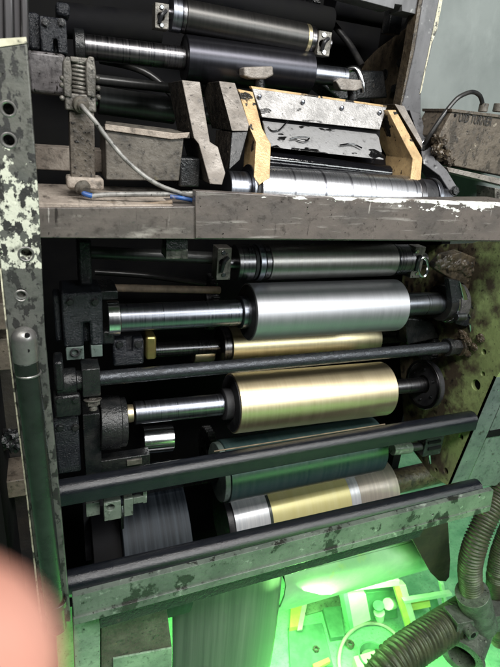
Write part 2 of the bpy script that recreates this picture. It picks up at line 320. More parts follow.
# main cross beam
beam = thing('cross_beam', at(38, 240, .80), 'brown grey painted beam across the press with dusty ledge and white chips', 'beam')
p0 = at(36, 208, .80); p1 = at(36, 238, .80); q0 = at(520, 203, .80); q1 = at(520, 242, .80)
b = MB(); b.prism([p0, q0, q1, p1], (0, .09, 0)); b.build('beam_body', m_beam, beam, .0015)
zt = at(100, 207.5, .80).z; print('strip', at(520,204,.796)-at(195.5,238.5,.796), at(195.5,191,.796)-at(195.5,238.5,.796))
b = MB(); b.slab([(195.5, 191), (300, 196.5), (520, 204), (520, 241), (195.5, 238.5)], .796, .02); b.build('raised_strip', m_beamw, beam, .0012)
b = MB(); b.box((at(36, 208, .80).x, .806, zt - .02), (at(205, 205, .80).x, 1.02, zt + .004)); b.build('dusty_ledge', m_ledge, beam, .002)
n = thing('brass_nut', at(177, 258, .86), 'dull brass nut on a grey block hanging under the beam', 'nut')
b = MB(); p = at(177.5, 236, .83); b.cyl(p, p + Vec((0, 0, .022)), m(9.5, p), seg=32); b.build('nut_collar', m_brassn, n)
b = MB(); b.pbox(166, 236, 188, 250, .825, .03); b.build('nut_block', m_castg, n, .001)
b = MB(); b.pbox(166, 249, 188, 259, .84, .04); b.build('foot_block', m_clamp, n, .001)

# lower rail
rail = thing('lower_rail', at(73, 626, .745), 'grey green painted flat rail along the bottom of the press', 'rail')
def rail_y(x): return 597 + (x - 73) * (491 - 597) / (490 - 73)
def rail_b(x): return 620 + (x - 73) * (507 - 620) / (490 - 73)
b = MB(); b.slab([(72, rail_y(72)), (494, rail_y(494)), (491, rail_b(491)), (74, rail_b(74))], .745, .014)
cut = MB()
for (x, y, r) in ((484, 500, 1.6), (437, 519, 1.2)):
    p = at(x, y, .73); cut.cyl(p, p + Vec((0, .02, 0)), m(r, p), seg=20, ch=0)
b.build('face_plate', m_green, rail, .0012, cut=cut)
b = MB(); b.slab([(73, rail_b(74) - .5), (491, rail_b(491) - .5), (490, rail_b(490) + 4), (74, rail_b(74) + 6)], .741, .05); b.build('bottom_lip', m_green, rail, .001)
b = MB(); b.slab([(100, rail_b(100) + 5), (425, rail_b(425) + 2), (420, rail_b(420) + 11), (100, rail_b(100) + 16)], .765, .03); b.build('underside_strip', m_castg, rail, .001)

# right side plate (one plate facing inwards)
XR = 1.02
sp = thing('side_plate', atX(452, 488, XR), 'oily inner side plate with green light in its colour at the far end of the tie bars', 'side plate')
b = MB(); b.plate([(472, 243), (540, 225), (540, 310), (497, 377), (450, 487), (432, 476), (405, 440), (398, 330), (405, 246)], XR, .012)
cut = MB()
for (x, y, r) in ((476, 385, 5), (461, 437, 2.6), (446, 471, 2.8), (483, 374, 2.2), (436, 470, 1.8), (484, 352, 2.5)):
    p = atX(x, y, XR); cut.cyl(p - Vec((.01, 0, 0)), p + Vec((.03, 0, 0)), m(r, p) * 1.1, seg=32, ch=0)
b.build('inner_face', m_greenp, sp, .001, cut=cut)
b = MB(); b.plate([(472, 250), (520, 235), (520, 310), (492, 377), (448, 478), (436, 470), (410, 440), (404, 330), (409, 252)], XR + .0125, .004); b.build('hole_blackout', m_void, sp)  # black sheet added behind the plate to darken its bolt holes
b = MB(); b.prism([atX(497, 377, XR), atX(450, 487, XR), at(465.5, 486, atX(450, 487, XR).y - .002), at(512, 377, atX(497, 377, XR).y - .002)], (0, .01, 0)); b.build('edge_strip', m_greend, sp, .001)
fp = thing('footing', at(485, 490, .90), 'pale grey green plate behind the slanted edge of the side plate', 'frame')
b = MB(); b.slab([(466, 486), (512, 380), (530, 380), (530, 470), (495, 486)], .93, .03); b.build('foot_plate', m_greend, fp, .0015)
b = MB(); b.slab([(488, 432), (530, 425), (530, 431), (486, 438)], .925, .01); b.build('dark_seam', m_void, fp)

# black sheets added to close off the press and keep its inside dark
b = MB(); b.box((-.12, 1.62, .5), (1.25, 1.66, 3.3)); solo(b.build('rear_blackout', m_void), 'black sheet added behind all the rollers to keep the gaps dark', 'rear plate')
b = MB(); b.box((-.135, .80, .55), (-.105, 1.6, 3.3)); solo(b.build('left_blackout', m_void), 'black sheet added behind the chipped post to keep the inside dark', 'side plate')
b = MB(); b.box((-.12, .95, 2.95), (1.25, 1.6, 2.99)); solo(b.build('top_blackout', m_void), 'black sheet added over the top of the press to keep light out', 'cover')
b = MB(); b.box((XR + .02, 1.14, 1.1), (XR + .05, 1.62, 3.3)); solo(b.build('right_blackout', m_void), 'black sheet added behind the oily side plate to keep light out', 'side plate')

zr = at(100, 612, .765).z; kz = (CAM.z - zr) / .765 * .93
b = MB(); b.prism([(-.13, .79, zr + .004), (-.13, 1.62, zr + .004 - kz * .83), (-.13, 1.63, zr + .012 - kz * .83), (-.13, .80, zr + .012)], (1.13, 0, 0)); solo(b.build('bottom_blackout', m_void), 'black sloping sheet added behind the lower rail to stop green light', 'pan')  # added sheet that blocks green light and the view of the floor

def gear(px, py, X, rpx, teeth, label):
    c = atX(px, py, X); r = m(rpx, c); t = thing('dim_gear', c - Vec((0, 0, r)), label, 'gear')
    pts = []
    for k in range(teeth):
        for f, q in ((0, .9), (.25, 1), (.5, 1), (.75, .9)):
            a = 2 * math.pi * (k + f) / teeth; pts.append(c + Vec((0, math.cos(a) * r * q, math.sin(a) * r * q)))
    b = MB(); b.prism(pts, (.022, 0, 0)); b.build('toothed_wheel', m_castg, t, .0006)
    b = MB(); b.ringpipe(c - Vec((.008, 0, 0)), c, r * .45, r * .2); b.build('gear_boss', m_dshaft, t); return t
gear(205, 452, .42, 26, 34, 'dim gear in the shadow left of the teal sleeve')
gear(205, 300, .50, 30, 40, 'dim gear in the shadow behind the shoulder of the grey steel roller')
gear(424, 345, 1.0, 16, 26, 'dim gear between the grey and gold roller shafts by the side plate')
gear(300, 10, .75, 30, 40, 'dim gear high in the shadow above the topmost idler roller')
for (pts, lab) in (([(95, 272, 1.5), (150, 276, 1.48), (205, 284, 1.5)], 'dim sagging hose in the gap under the beam'),
                   ([(100, 60, 1.5), (150, 75, 1.45), (190, 120, 1.45), (200, 160, 1.5)], 'dim hose hanging in the shadow above the clamp'),
                   ([(330, 20, 1.5), (350, 45, 1.45), (362, 66, 1.4)], 'dim hose hanging beside the topmost bracket')):
    b = MB(); b.tube([at(*p) for p in pts], .009, 14); solo(b.build('dim_hose', m_rubber), lab, 'hose')
A_ = None

# ================================================================== TIE BARS
def bar(name, L, Rr, Y, r, x0, x1, mat, label, Y2=None, n=40):
    A = Axis(L, Rr, Y, Y2); b = MB(); rr = A.r(x0, r)
    o = b.cyl(A.p(x0), A.p(x1), rr, seg=n).build(name, mat); solo(o, label, 'tie bar', 'tie bars across the press'); return A
A = bar('tie_bar', (98, 378.5), (450, 347), .95, 7.6, 70, 462, m_rod, 'slim worn tie bar running between the grey roller and the gold roller')
# upper flat-topped bar
b2 = Axis((60, 491), (471, 419), .86)
t = thing('tie_bar', b2.p(60), 'thick tie bar with rounded black top and green lit lower face below the gold roller', 'tie bar', 'tie bars across the press')
pa, pb = b2.p(56), b2.p(472); h = m(11.6, b2.p(60))
prof = []
for k in range(9):
    a = math.pi * k / 8; prof.append((-math.cos(a) * h * .95, .12 * h + math.sin(a) * h * .85))
prof = [(-h * .95, -h * .95), (-h * .95, .12 * h)] + prof[1:-1] + [(h * .95, .12 * h), (h * .95, -h * .95)]
b = MB(); b.prism([pa + Vec((0, y, z)) for y, z in prof], pb - pa); b.build('bar_body', m_bar, t, .0015)
b3 = bar('tie_bar', (68, 582), (480, 486.5), .78, 11.8, 66, 477, m_bar, 'lowest thick round tie bar just above the grey green rail')
b = MB(); pp = b3.p(190)
b.slab([(404, 524), (404 - 218, 575), (404 - 218, 571.5), (404, 520)], .775, .01)
solo(b.build('rub_strip', m_green), 'thin green strip wedged between the lowest tie bar and the rail', 'strip')

# ================================================================== ROLLERS
def end_bracket(px0, py0, px1, py1, Y, d, label, loc=None, mat=None):
    t = thing('end_bracket', at((px0 + px1) / 2, py1, Y), label, 'bracket', 'roller end brackets')
    mt = mat or m_clamp
    w = px1 - px0; h = py1 - py0
    cut = MB(); c = at((px0 + px1) / 2, (py0 + py1) / 2, Y - .01); cut.cyl(c, c + Vec((0, d + .02, 0)), m(min(w, h) * .26, c), seg=24, ch=0)
    b = MB(); b.pbox(px0, py0, px1, py1, Y, d); b.build('bracket_plate', mt, t, .0012, cut=cut)
    b = MB(); b.tube([at(px0 + w * .3, py0 + h * .75, Y - .003), at(px0 + w * .5, py0 + h * .45, Y - .008), at(px0 + w * .8, py0 + h * .3, Y - .003)], m(2, c), 10); b.build('latch_wire', m_black, t)
    for f in (.15, .85):
        b = MB(); q = at((px0 + px1) / 2, py0 + h * f, Y - .003); b.cyl(q, q + Vec((0, .004, 0)), m(2.2, q), seg=16); b.build('screw', m_chrome, t)
    return t

# topmost
A = Axis((176, 15), (313, 41), 1.12)
t = thing('idler_roller', A.p(170), 'small dark idler roller with ringed ends at the very top of the press', 'roller')
A.seg(184, 303, 15.3).build('roller_body', m_drubm, t)
A.seg(170, 180, 15.8).build('end_ring', m_shaft, t); A.seg(180, 184.5, 15).build('end_ring', m_dshaft, t)
A.seg(303, 307, 13.6).build('end_ring', m_gold2, t); A.seg(307, 313, 12.5).build('end_ring', m_dshaft, t)
A.seg(160, 330, 6).build('axle', m_dshaft, t)
end_bracket(155, 3, 169, 29, 1.09, .03, 'worn square bracket holding the near end of the topmost idler roller')
end_bracket(318, 31, 331, 56, 1.09, .03, 'worn square bracket at the far end of the topmost idler roller')

# dark blued roller
A = Axis((82, 46.5), (314, 74), 1.12)
t = thing('press_roller', A.p(80), 'blue black roller with long bare shaft near the top of the press', 'roller')
A.seg(184, 308, 21.5).build('roller_body', m_blued, t)
A.seg(84, 184, 11.5).build('shaft', m_dshaft, t); A.seg(184, 185, 18, mb=MB()).build('end_face', m_black, t)
A.seg(74, 84, 15.5).build('collar', m_castg, t); A.seg(308, 345, 9).build('stub_shaft', m_shaft, t)
# dim rollers behind
A = Axis((98, 100), (174, 111), 1.25)
t = thing('rear_roller', A.p(98), 'short black roller half hidden behind the spring clamp', 'roller')
A.seg(98, 174, 13).build('roller_body', m_drub, t); A.seg(80, 98, 8).build('shaft', m_dshaft, t); A.seg(174, 300, 8).build('shaft', m_drub, t)
A = Axis((100, 80), (160, 87), 1.3)
solo(A.seg(95, 330, 5).build('rear_shaft', m_drub), 'thin black shaft in the dark behind the blue black roller', 'shaft')
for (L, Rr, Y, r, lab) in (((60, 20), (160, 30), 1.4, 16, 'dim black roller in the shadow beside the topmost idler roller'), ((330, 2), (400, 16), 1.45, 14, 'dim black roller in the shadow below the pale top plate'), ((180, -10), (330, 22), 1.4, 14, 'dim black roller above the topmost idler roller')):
    A = Axis(L, Rr, Y); solo(A.seg(L[0], Rr[0], r).build('shadowed_roller', m_void), lab, 'roller', 'rollers deep in the shadow')  # shade put into the black colour of these rollers

# engraved roller under the ink chamber
A = Axis((260, 190), (400, 197.5), .945)
t = thing('engraved_roller', A.p(226), 'bright chrome engraved roller below the ink chamber, turning behind the beam', 'roller')
A.seg(254, 408, 23.5, xr=260).build('roller_body', m_anilox, t)
A.seg(246, 249, 24).build('end_ring', m_shaft, t); A.seg(250, 254, 21).build('end_ring', m_black, t); A.seg(226, 246, 17).build('shaft', m_shaft, t)
A.seg(408, 414, 21).build('end_ring', m_dshaft, t); A.seg(414, 426, 19).build('collar', m_black, t); A.seg(426, 430, 20.5).build('end_ring', m_shaft, t); A.seg(430, 445, 12).build('shaft', m_shaft, t)
A = Axis((268, 160), (376, 172.5), .985)
solo(A.seg(262, 388, 8.8).build('ink_roller', m_ink), 'glossy wet black ink roller between the ink plate and the chrome roller', 'roller')

# roller under the beam
A = Axis((250, 262.5), (405, 259.5), 1.03)
t = thing('idler_roller', A.p(234), 'dark grey idler roller with ringed ends directly under the beam', 'roller')
A.seg(266, 390, 17.8).build('roller_body', m_midroll, t)
for (a, z, r, mt) in ((234, 250, 18, m_dshaft), (250.5, 254, 17, m_black), (254.5, 260, 18.3, m_shaft), (260.5, 266, 17.2, m_dshaft), (390.5, 394, 15.8, m_dshaft), (394.5, 407, 15, m_dshaft)):
    A.seg(a, z, r).build('end_ring', mt, t)
A.seg(222, 425, 7).build('axle', m_dshaft, t)
end_bracket(217, 248, 231, 280, 1.0, .035, 'square latch bracket at the near end of the roller under the beam')
tb = end_bracket(413, 247, 423, 278, 1.0, .03, 'slotted bracket at the far end of the roller under the beam')
b = MB(); ring = [at(423 + 5 * math.cos(a), 267 + 9.5 * math.sin(a), 1.0) for a in [2 * math.pi * k / 14 for k in range(14)]]
b.tube(ring, m(1.6, ring[0]), 10, closed=True, sub=3); b.build('pull_ring', m_chrome, tb)

# big grey steel roller
A = Axis((119, 318), (425, 303.5), 1.0)
t = thing('steel_roller', A.p(106), 'large satin grey steel roller in the middle of the press', 'roller')
A.seg(247, 394, 28.8).build('roller_body', m_steel, t)
b = MB(); b.cyl(A.p(246.3), A.p(247.5), A.r(247, 27), seg=64); b.build('end_face', m_black, t)
A.seg(119, 239, 14).build('shaft', m_shaft, t); A.seg(239, 247, 16.5).build('shoulder', m_shaft, t)
A.seg(107, 119, 17.5).build('collar', m_chrome, t)
A.seg(394, 441, 11.5).build('stub_shaft', m_shaft, t); A.seg(441, 447, 14).build('collar', m_black, t)
# gold roller behind
A = Axis((222, 346), (382, 337), 1.16)
t = thing('gold_roller', A.p(218), 'dull gold roller partly hidden behind the grey steel roller', 'roller')
A.seg(227, 372, 20).build('roller_body', m_gold2, t); A.seg(219, 226.5, 19).build('end_ring', m_dshaft, t); A.seg(150, 219, 7.5).build('shaft', m_dshaft, t)
A.seg(372, 440, 7).build('stub_shaft', m_dshaft, t)
A = Axis((192, 354), (214, 353), 1.18)
solo(A.seg(193, 213, 8.5).build('brass_bush', m_gold), 'small gold bush behind the slim tie bar', 'bush')
# front gold roller
A = Axis((134, 413), (396, 387), 1.0)
t = thing('gold_roller', A.p(126), 'bright gold inked roller on show between the slim and the thick tie bars', 'roller')
A.seg(231, 382, 30).build('roller_body', m_gold, t)
b = MB(); b.cyl(A.p(230), A.p(231.5), A.r(231, 28.4), seg=64); b.build('end_face', m_black, t)
A.seg(134, 222, 11.5).build('shaft', m_shaft, t); A.seg(222, 230, 16).build('shoulder', m_black, t)
A.seg(126, 133, 9).build('brass_ring', m_gold, t); A.seg(382, 436, 7.5).build('stub_shaft', m_dshaft, t)
fl = thing('bearing_flange', A.p(424), 'round black bearing flange beside the far end of the bright gold roller', 'flange')
b = MB(); b.ringpipe(A.p(423), A.p(428), A.r(424, 24), A.r(424, 9)); b.build('flange_disc', m_black, fl)
b = MB(); b.ringpipe(A.p(422), A.p(423.5), A.r(424, 25), A.r(424, 21.5)); b.build('flange_rim', m_dshaft, fl)
for k in range(6):
    a = k * math.pi / 3 + .4; c0 = A.p(423) + Vec((0, math.cos(a), math.sin(a))) * A.r(424, 16)
    b = MB(); bolt(b, c0, (-1, 0, 0), .004, .005); b.build('flange_bolt', m_castg, fl)
# teal sleeve
A = Axis((222, 471), (384, 441.5), 1.0)
t = thing('sleeve_roller', A.p(220), 'dark teal sleeve roller behind the thick tie bar', 'roller')
A.seg(222, 372, 31).build('roller_body', m_teal, t); A.seg(216.5, 222, 29.5).build('end_face', m_greend, t)  # green light on the end face put into its colour
A.seg(120, 217, 9).build('shaft', m_dshaft, t); A.seg(372, 430, 8).build('stub_shaft', m_dshaft, t)
b = MB(); q0 = Axis((210, 452), (380, 425), .955); b.tube([q0.p(214), q0.p(385)], q0.r(250, .7), 10); solo(b.build('wiper_wire', m_brown), 'thin pale wiper line along the teal sleeve roller', 'wiper')
# printed web over the lowest roller
A = Axis((227, 521), (402, 480), 1.07)
t = thing('printed_roller', A.p(226), 'roller carrying white yellow and beige printed film beneath the teal sleeve', 'roller')
for (nm, a, z, mt, r) in (('white_band', 227, 259.5, m_wwhite, 31), ('dark_line', 259.6, 262.2, m_wdark, 31.05), ('yellow_band', 262.3, 337, m_wyel, 31.1), ('white_line', 337.1, 346, m_wwhite, 31.05), ('beige_band', 346.1, 383, m_wgrey, 31)):
    A.seg(a, z, r, xr=230, ch=0).build(nm, mt, t)
A.seg(221, 226.8, 29, xr=230).build('end_face', m_black, t); A.seg(383, 440, 12).build('stub_shaft', m_dirt, t)
# big dark drum left, and grey drum below the rail
A = Axis((100, 548), (180, 532), 1.05)
t = thing('film_drum', A.p(110), 'broad dark drum with streaked film behind the two thick tie bars', 'drum')
A.seg(116, 176, 72, xr=176, seg=96).build('film', m_dweb, t); A.seg(90, 115.5, 60, xr=176, seg=96).build('drum_edge', m_void, t)
t = thing('film_web', at(230, 690, .93), 'grey green moving film running down below the lower rail', 'film')
xa, xb = at(174, 620, .93).x, at(287, 620, .93).x; zt2 = at(230, 560, .93).z; zb2 = at(230, 760, .93).z
bm = MB(); NX, NZ = 24, 30; gv = []
for side in (0, 1):
    gv.append([[bm.bm.verts.new((xa + (xb - xa) * i / NX + .012 * math.sin(math.pi * k / NZ), .93 + .06 * abs(2 * i / NX - .9) ** 2.2 + .002 * side + .05 * (k / NZ - .5) ** 2, zt2 + (zb2 - zt2) * k / NZ)) for i in range(NX + 1)] for k in range(NZ + 1)])
for g0 in gv:
    for k in range(NZ):
        for i in range(NX): bm.bm.faces.new((g0[k][i], g0[k][i + 1], g0[k + 1][i + 1], g0[k + 1][i]))
A0, B0 = gv
for k in range(NZ):
    for i in (0, NX): bm.bm.faces.new((A0[k][i], A0[k + 1][i], B0[k + 1][i], B0[k][i]))
for i in range(NX):
    for k in (0, NZ): bm.bm.faces.new((A0[k][i], A0[k][i + 1], B0[k][i + 1], B0[k][i]))
bm.build('film_sheet', m_gweb, t, ang=60)
# chrome piece left
A = Axis((140, 440), (173, 437), 1.06)
solo(A.seg(142, 172, 14).build('chrome_stub', m_chrome), 'short bright chrome stub roller left of the gold roller shaft', 'roller')
b = MB(); b.pbox(84, 494, 98, 560, 1.0, .02); b.pbox(101, 494, 106, 560, 1.02, .02); solo(b.build('inner_rib', m_black), 'black upright rib beside the dark film drum', 'rib')

# ================================================================== LEFT HOUSINGS
def housing(px0, py0, px1, py1, Y, d, label, slot=None, mat=None, name='bearing_housing', feet=()):
    t = thing(name, at((px0 + px1) / 2, py1, Y), label, 'housing', 'bearing housings along the left of the press')
    b = MB(); b.pbox(px0, py0, px1, py1, Y, d); cut = None
    if slot:
        cut = MB(); cut.pbox(slot[0], slot[1], slot[2], slot[3], Y - .01, .03)
    b.build('housing_block', mat or m_cast, t, .005, cut=cut)
    if px1 - px0 > 22 and name == 'bearing_housing':
        for (fx, fy) in ((.2, .16), (.8, .16)):
            e = MB(); q = at(px0 + (px1 - px0) * fx, py0 + (py1 - py0) * fy, Y); bolt(e, q, (0, -1, 0), m(3.2, q), .006); e.build('housing_bolt', m_castg, t)
    for (a, bb, c, dd, mt) in feet:
        e = MB(); e.pbox(a, bb, c, dd, Y + .002, d * .8); e.build('foot', mt, t, .0015)
    return t
housing(28, 12, 40, 50, 1.04, .08, 'dim black housing beside the slotted block at the upper corner')
housing(40, 17, 67, 53, 1.02, .08, 'rough black slotted housing at the near end of the blue black roller', slot=(53.5, 38, 58, 55))
housing(56, 2, 70, 16, 1.05, .06, 'small black block above the upper slotted housing')
t = housing(28, 52, 66, 94, .95, .1, 'violet grey housing behind the spring clamp', mat=m_housep, name='clamp_housing')
t = housing(62, 293, 103, 347, .96, .09, 'rough black slotted housing holding the shaft of the grey steel roller', slot=(84, 325, 90.5, 350),
            feet=((66, 347, 84, 360, m_greend), (91, 345, 102.5, 357, m_greend)))
b = MB(); p = at(75, 353, .956); b.ringpipe(p, p + Vec((0, .004, 0)), .009, .006, 24); b.build('foot_hole', m_black, t)
b = MB(); b.pbox(90, 291, 118, 300, 1.0, .08); b.build('top_flange', m_castg, t, .002)
housing(54, 296, 61.5, 342, .975, .05, 'narrow black block between the chipped post and the rough slotted housing')
housing(102, 331, 115, 345, .985, .05, 'small worn foot block under the collar of the grey steel roller', mat=m_castg)
housing(113, 340, 144, 366, .99, .05, 'dark slotted bracket block above the slim tie bar', slot=(128, 338, 134, 355))
housing(146, 337, 156.5, 360, 1.0, .04, 'small yellow green lit block right of the dark slotted bracket block', mat=m_brassn)  # yellow light put into the block's colour
housing(78, 240, 92, 286, 1.0, .05, 'black casting hanging beneath the beam next to the post', mat=m_castg)
A = Axis((80, 252), (170, 256), 1.05); solo(A.seg(90, 212, 6.5).build('inner_tube', m_drub), 'dark tube running under the beam toward the roller end bracket', 'tube')
A = Axis((70, 287), (215, 290), 1.15); solo(A.seg(90, 220, 4).build('brown_conduit', m_brown), 'dirty brown conduit above the shaft of the grey steel roller', 'conduit')
# rod end hub
h = thing('rod_hub', at(77, 398, .93), 'round black hub and clamp block at the near end of the slim tie bar', 'hub')
A = Axis((98, 378.5), (450, 347), .95)
A.seg(56, 76, 13.5).build('hub_disc', m_castg, h); A.seg(76, 83, 10).build('hub_neck', m_castg, h)
b = MB(); b.pbox(82, 369, 100.5, 397, .925, .05); b.build('clamp_block', m_castg, h, .002)
b = MB(); p = at(92.5, 398, .93); bolt(b, p + Vec((0, 0, -.002)), (0, -.25, -1), m(7, p), .012); b.cyl(p, p + Vec((0, -.006, -.025)), m(4, p), seg=20); b.build('clamp_bolt', m_clamp, h)
# lower cylindrical housing
h = thing('round_housing', at(105, 475, .95), 'round black bearing housing holding the shaft of the bright gold roller', 'housing', 'bearing housings along the left of the press')
A = Axis((134, 413), (396, 387), 1.0)
A2 = Axis((101, 423), (125, 421), .99)
A2.seg(99, 119, 27).build('drum', m_castg, h); A2.seg(119, 125, 25).build('drum_rim', m_castg, h)
b = MB(); b.pbox(84, 414, 101, 476, .955, .06); b.build('web_plate', m_castg, h, .002)
b = MB(); b.pbox(97, 458, 150, 474, .985, .03); b.build('base_shelf', m_castg, h, .002)
b = MB(); b.pbox(127, 460, 142, 465, .98, .01); b.build('shim', m_clamp, h, .0005)
housing(54, 396, 81, 418, .93, .07, 'dark block under the rod hub beside the glossy tube', mat=m_castg)
housing(55, 418, 80, 474, .945, .07, 'speckled black casting beside the round bearing housing')
housing(54, 362, 64, 392, .92, .05, 'black clamp ear between the glossy tube and the rod hub', mat=m_castg)
# clip under the thick tie bar
c = thing('hanging_clip', at(118, 526, .86), 'small green lit clip and pin hanging under the thick tie bar', 'clip')
cut = MB(); p = at(111, 511, .84); cut.cyl(p, p + Vec((0, .04, 0)), m(4, p), seg=24, ch=0)
b = MB(); b.pbox(104, 502, 121, 520, .85, .02); b.build('clip_plate', m_green, c, .001, cut=cut)
b = MB(); b.pbox(124, 499, 133, 516, .85, .02); b.build('clip_jaw', m_green, c, .001)
b = MB(); b.pbox(133, 497, 147, 503, .855, .01); b.pbox(143, 492, 147, 503, .8552, .0098); b.build('hook', m_green, c, .0008)
b = MB(); b.pbox(86, 503, 100, 516, .87, .01); b.build('tab', m_green, c, .001)
b = MB(); b.tube([at(122, 505, .855), at(122.5, 528, .855)], m(1.6, at(122, 510, .855)), 10); b.build('pin', m_chrome, c)

# ================================================================== SPRING CLAMP, CABLES, LEDGE ITEMS
s = thing('spring_clamp', at(82, 184, .88), 'worn zinc clamp with coil spring and upright stem standing on the dusty ledge', 'clamp')
for (x0, x1, xo) in ((63, 71, 0), (86, 95, 0)):
    b = MB(); b.slab([(x0, 60), (x0 + 3, 56), (x1 - 1, 57), (x1 + 1, 72), (x1 + .5, 98), (x0 + 1, 96), (x0 - .5, 78)], .865, .04); b.build('cheek', m_clamp, s, .002)
b = MB(); c0 = at(79.5, 60, .885); c1 = at(79.5, 93, .885); turns = 8; path = []
rad = m(8.5, c0)
for k in range(turns * 12 + 1):
    a = 2 * math.pi * k / 12; f = k / (turns * 12); path.append(c0.lerp(c1, f) + Vec((math.cos(a) * rad, math.sin(a) * rad, 0)))
b.tube(path, m(1.75, c0), 8, sub=2); b.build('coil_spring', m_clamp, s)
b = MB(); b.cyl(at(79.5, 58, .885), at(79.5, 95, .885), rad * .7, seg=24); b.build('spring_core', m_black, s)
b = MB(); b.pbox(70, 57, 88, 63, .87, .03); b.build('bridge', m_clamp, s, .002)
b = MB(); b.pbox(65, 94, 96, 111, .868, .04); b.build('clamp_foot', m_clamp, s, .002)
b = MB(); b.slab([(69, 110), (94, 110), (95.5, 183), (71, 183)], .872, .035); b.build('stem', m_stem, s, .0015)
b = MB(); b.pbox(67, 178, 104, 190, .862, .05); b.build('stem_base', m_ledge, s, .004)
for (x, y) in ((62, 78), (61.5, 85), (62, 98), (97, 78), (98, 88), (98.5, 97)):
    b = MB(); p = at(x, y, .868); b.ball(p, m(2.6, p), 14); b.build('rivet', m_clamp, s)
b = MB(); p = at(80, 104, .868); b.lathe(p, p + Vec((.25, -1, -.35)), [(0, m(8, p)), (.004, m(8.4, p)), (.008, m(7.4, p)), (.009, m(5.2, p)), (.014, m(4.4, p))], 32); b.build('cable_gland', m_greybox, s)
b = MB(); rp = .0048
b.tube([at(80.5, 104.5, .857), at(86, 111, .845), at(95, 121.5, .84), at(108, 139, .84), at(124, 158, .835), at(143, 175, .83), at(160, 185.5, .828), at(176, 191.5, .825), at(197, 198, .83)], .0034, 14)
solo(b.build('grey_cable', m_cable), 'grey sheathed cable curving down from the spring clamp gland to the beam', 'cable')
t = thing('ledge_cable', at(82, 190, .85), 'grey cable with blue ends lying along the dusty ledge', 'cable')
b = MB(); b.lathe(at(82, 187, .85), at(83.5, 189, .845), [(0, .012), (.004, .012), (.006, .008), (.014, .0075)], 24); b.build('gland', m_greybox, t)
b = MB(); b.tube([at(82.5, 188, .848), at(84, 193.5, .838), at(92, 196, .836)], .0042, 12); b.build('blue_end', m_blue, t)
b = MB(); b.tube([at(92, 196, .836), at(110, 194.6, .834), at(140, 194.2, .832), at(165, 194, .83), at(178, 193.5, .828)], .0040, 12); b.build('grey_length', m_cable, t)
b = MB(); b.tube([at(170, 196.5, .825), at(182, 198.2, .822), at(197, 201.5, .825)], .0034, 12); b.build('blue_end', m_blue, t)
b = MB(); b.tube([at(178, 193.5, .828), at(197, 193.3, .83)], .0040, 12, sub=1); b.build('grey_length', m_cable, t)
b = MB(); b.tube([at(107, 203.5, .83), at(125, 205, .825), at(150, 204.5, .825), at(172, 202, .825)], .0034, 12); solo(b.build('brown_tube', m_brown), 'short dusty brown tube lying on the ledge below the grey cable', 'tube')
l = thing('ledge_block', at(150, 180, .95), 'dusty grey block with a tilted greasy lid standing on the ledge', 'block')
b = MB(); b.slab([(105, 128), (184, 137), (179, 181), (106, 180)], .93, .09); b.build('block_body', m_greybox, l, .002)
b = MB(); b.slab([(105, 127, .93), (176, 139, .93), (190, 138, .93), (190, 134, .95), (172, 129, 1.0), (106, 121, 1.0)], .93, .006); 
b.build('lid', m_greybox, l, .001)
b = MB(); b.slab([(105, 124), (176, 133.5), (190, 132.5), (187, 138), (172, 139.5), (105, 130)], .925, .01); b.build('lid_edge', m_ledge, l, .001)
b = MB(); b.pbox(34, 148, 104, 171, 1.0, .06); solo(b.build('dusty_bar', m_ledge, None, .002), 'pale dusty bar lying behind the clamp stem', 'bar')
b = MB(); b.pbox(180, 158, 200, 187, .93, .06); solo(b.build('greasy_lug', m_castg, None, .003), 'greasy lug between the dusty block and the first ink arm', 'lug')

# ================================================================== INK CHAMBER
ch = thing('ink_chamber', at(300, 190, .92), 'open ink chamber with grey spotted plates between tilted metal arms above the beam', 'ink chamber')
def armp(name, front, back_d, mf, ms, parent=ch):
    b = MB(); b.slab(front, None, .004); o = b.build(name, mf, parent, .0012)
    b = MB(); b.slab([(p[0], p[1], p[2] + .0042) for p in front], None, back_d); b.build('arm_side', ms, o, .0015); return o
EXT = .10
armp('side_arm', [(182, 80, 1.0), (200, 82, 1.0), (210, 142, .92), (218, 147, .915), (225.5, 173, .89), (222, 185, .885), (210, 184, .885), (199, 144, .92), (194, 138, .925)], .12, m_arm, m_armd)
armp('side_arm', [(219, 81, 1.02), (235, 83, 1.02), (249, 124, .96), (248, 131, .955), (232, 131, .955), (229, 118, .965)], .13, m_arm, m_armd)
armp('arm_facet', [(232, 132, .955), (248, 131.5, .955), (240, 160, .935), (229, 170, .93)], .10, m_castg, m_armd)
armp('brass_arm', [(238, 89, 1.01), (253, 92, 1.01), (262, 128, .955), (271, 144, .94), (270, 178, .905), (258, 186, .90), (254, 177, .905), (256, 142, .94), (250, 128, .955)], .06, m_brass, m_brass)
armp('brass_arm', [(388, 110, 1.01), (396, 110, 1.01), (422.5, 158, .95), (421, 179, .925), (415, 190, .915), (410, 185, .92), (413, 159, .945), (404, 142, .97)], .10, m_brass, m_brass)
armp('side_arm', [(395, 104, 1.04), (404.5, 106, 1.04), (422.5, 141, .995), (422.5, 149, .985)], .1, m_arm, m_armd)
up = MB(); up.prism([at(252, 88, 1.035), at(387, 107, 1.035), at(380, 130, 1.01), at(262, 117.5, 1.01)], (0, .012, .004)); upo = up.build('upper_plate', m_galv, ch, .0015)
b = MB(); b.prism([at(251, 86, 1.037), at(387, 105.5, 1.037), at(387, 107.5, 1.0345), at(252, 88.5, 1.0345)], (0, .012, 0)); b.build('plate_rim', m_brass, ch, .0006)
for (x, y) in ((259.5, 96.5), (303, 102), (342, 108), (380, 112.5)):
    b = MB(); p = at(x, y, 1.0235); b.ball(p, m(2.4, p), 16, (1, .5, 1)); b.build('rivet', m_shaft, upo)
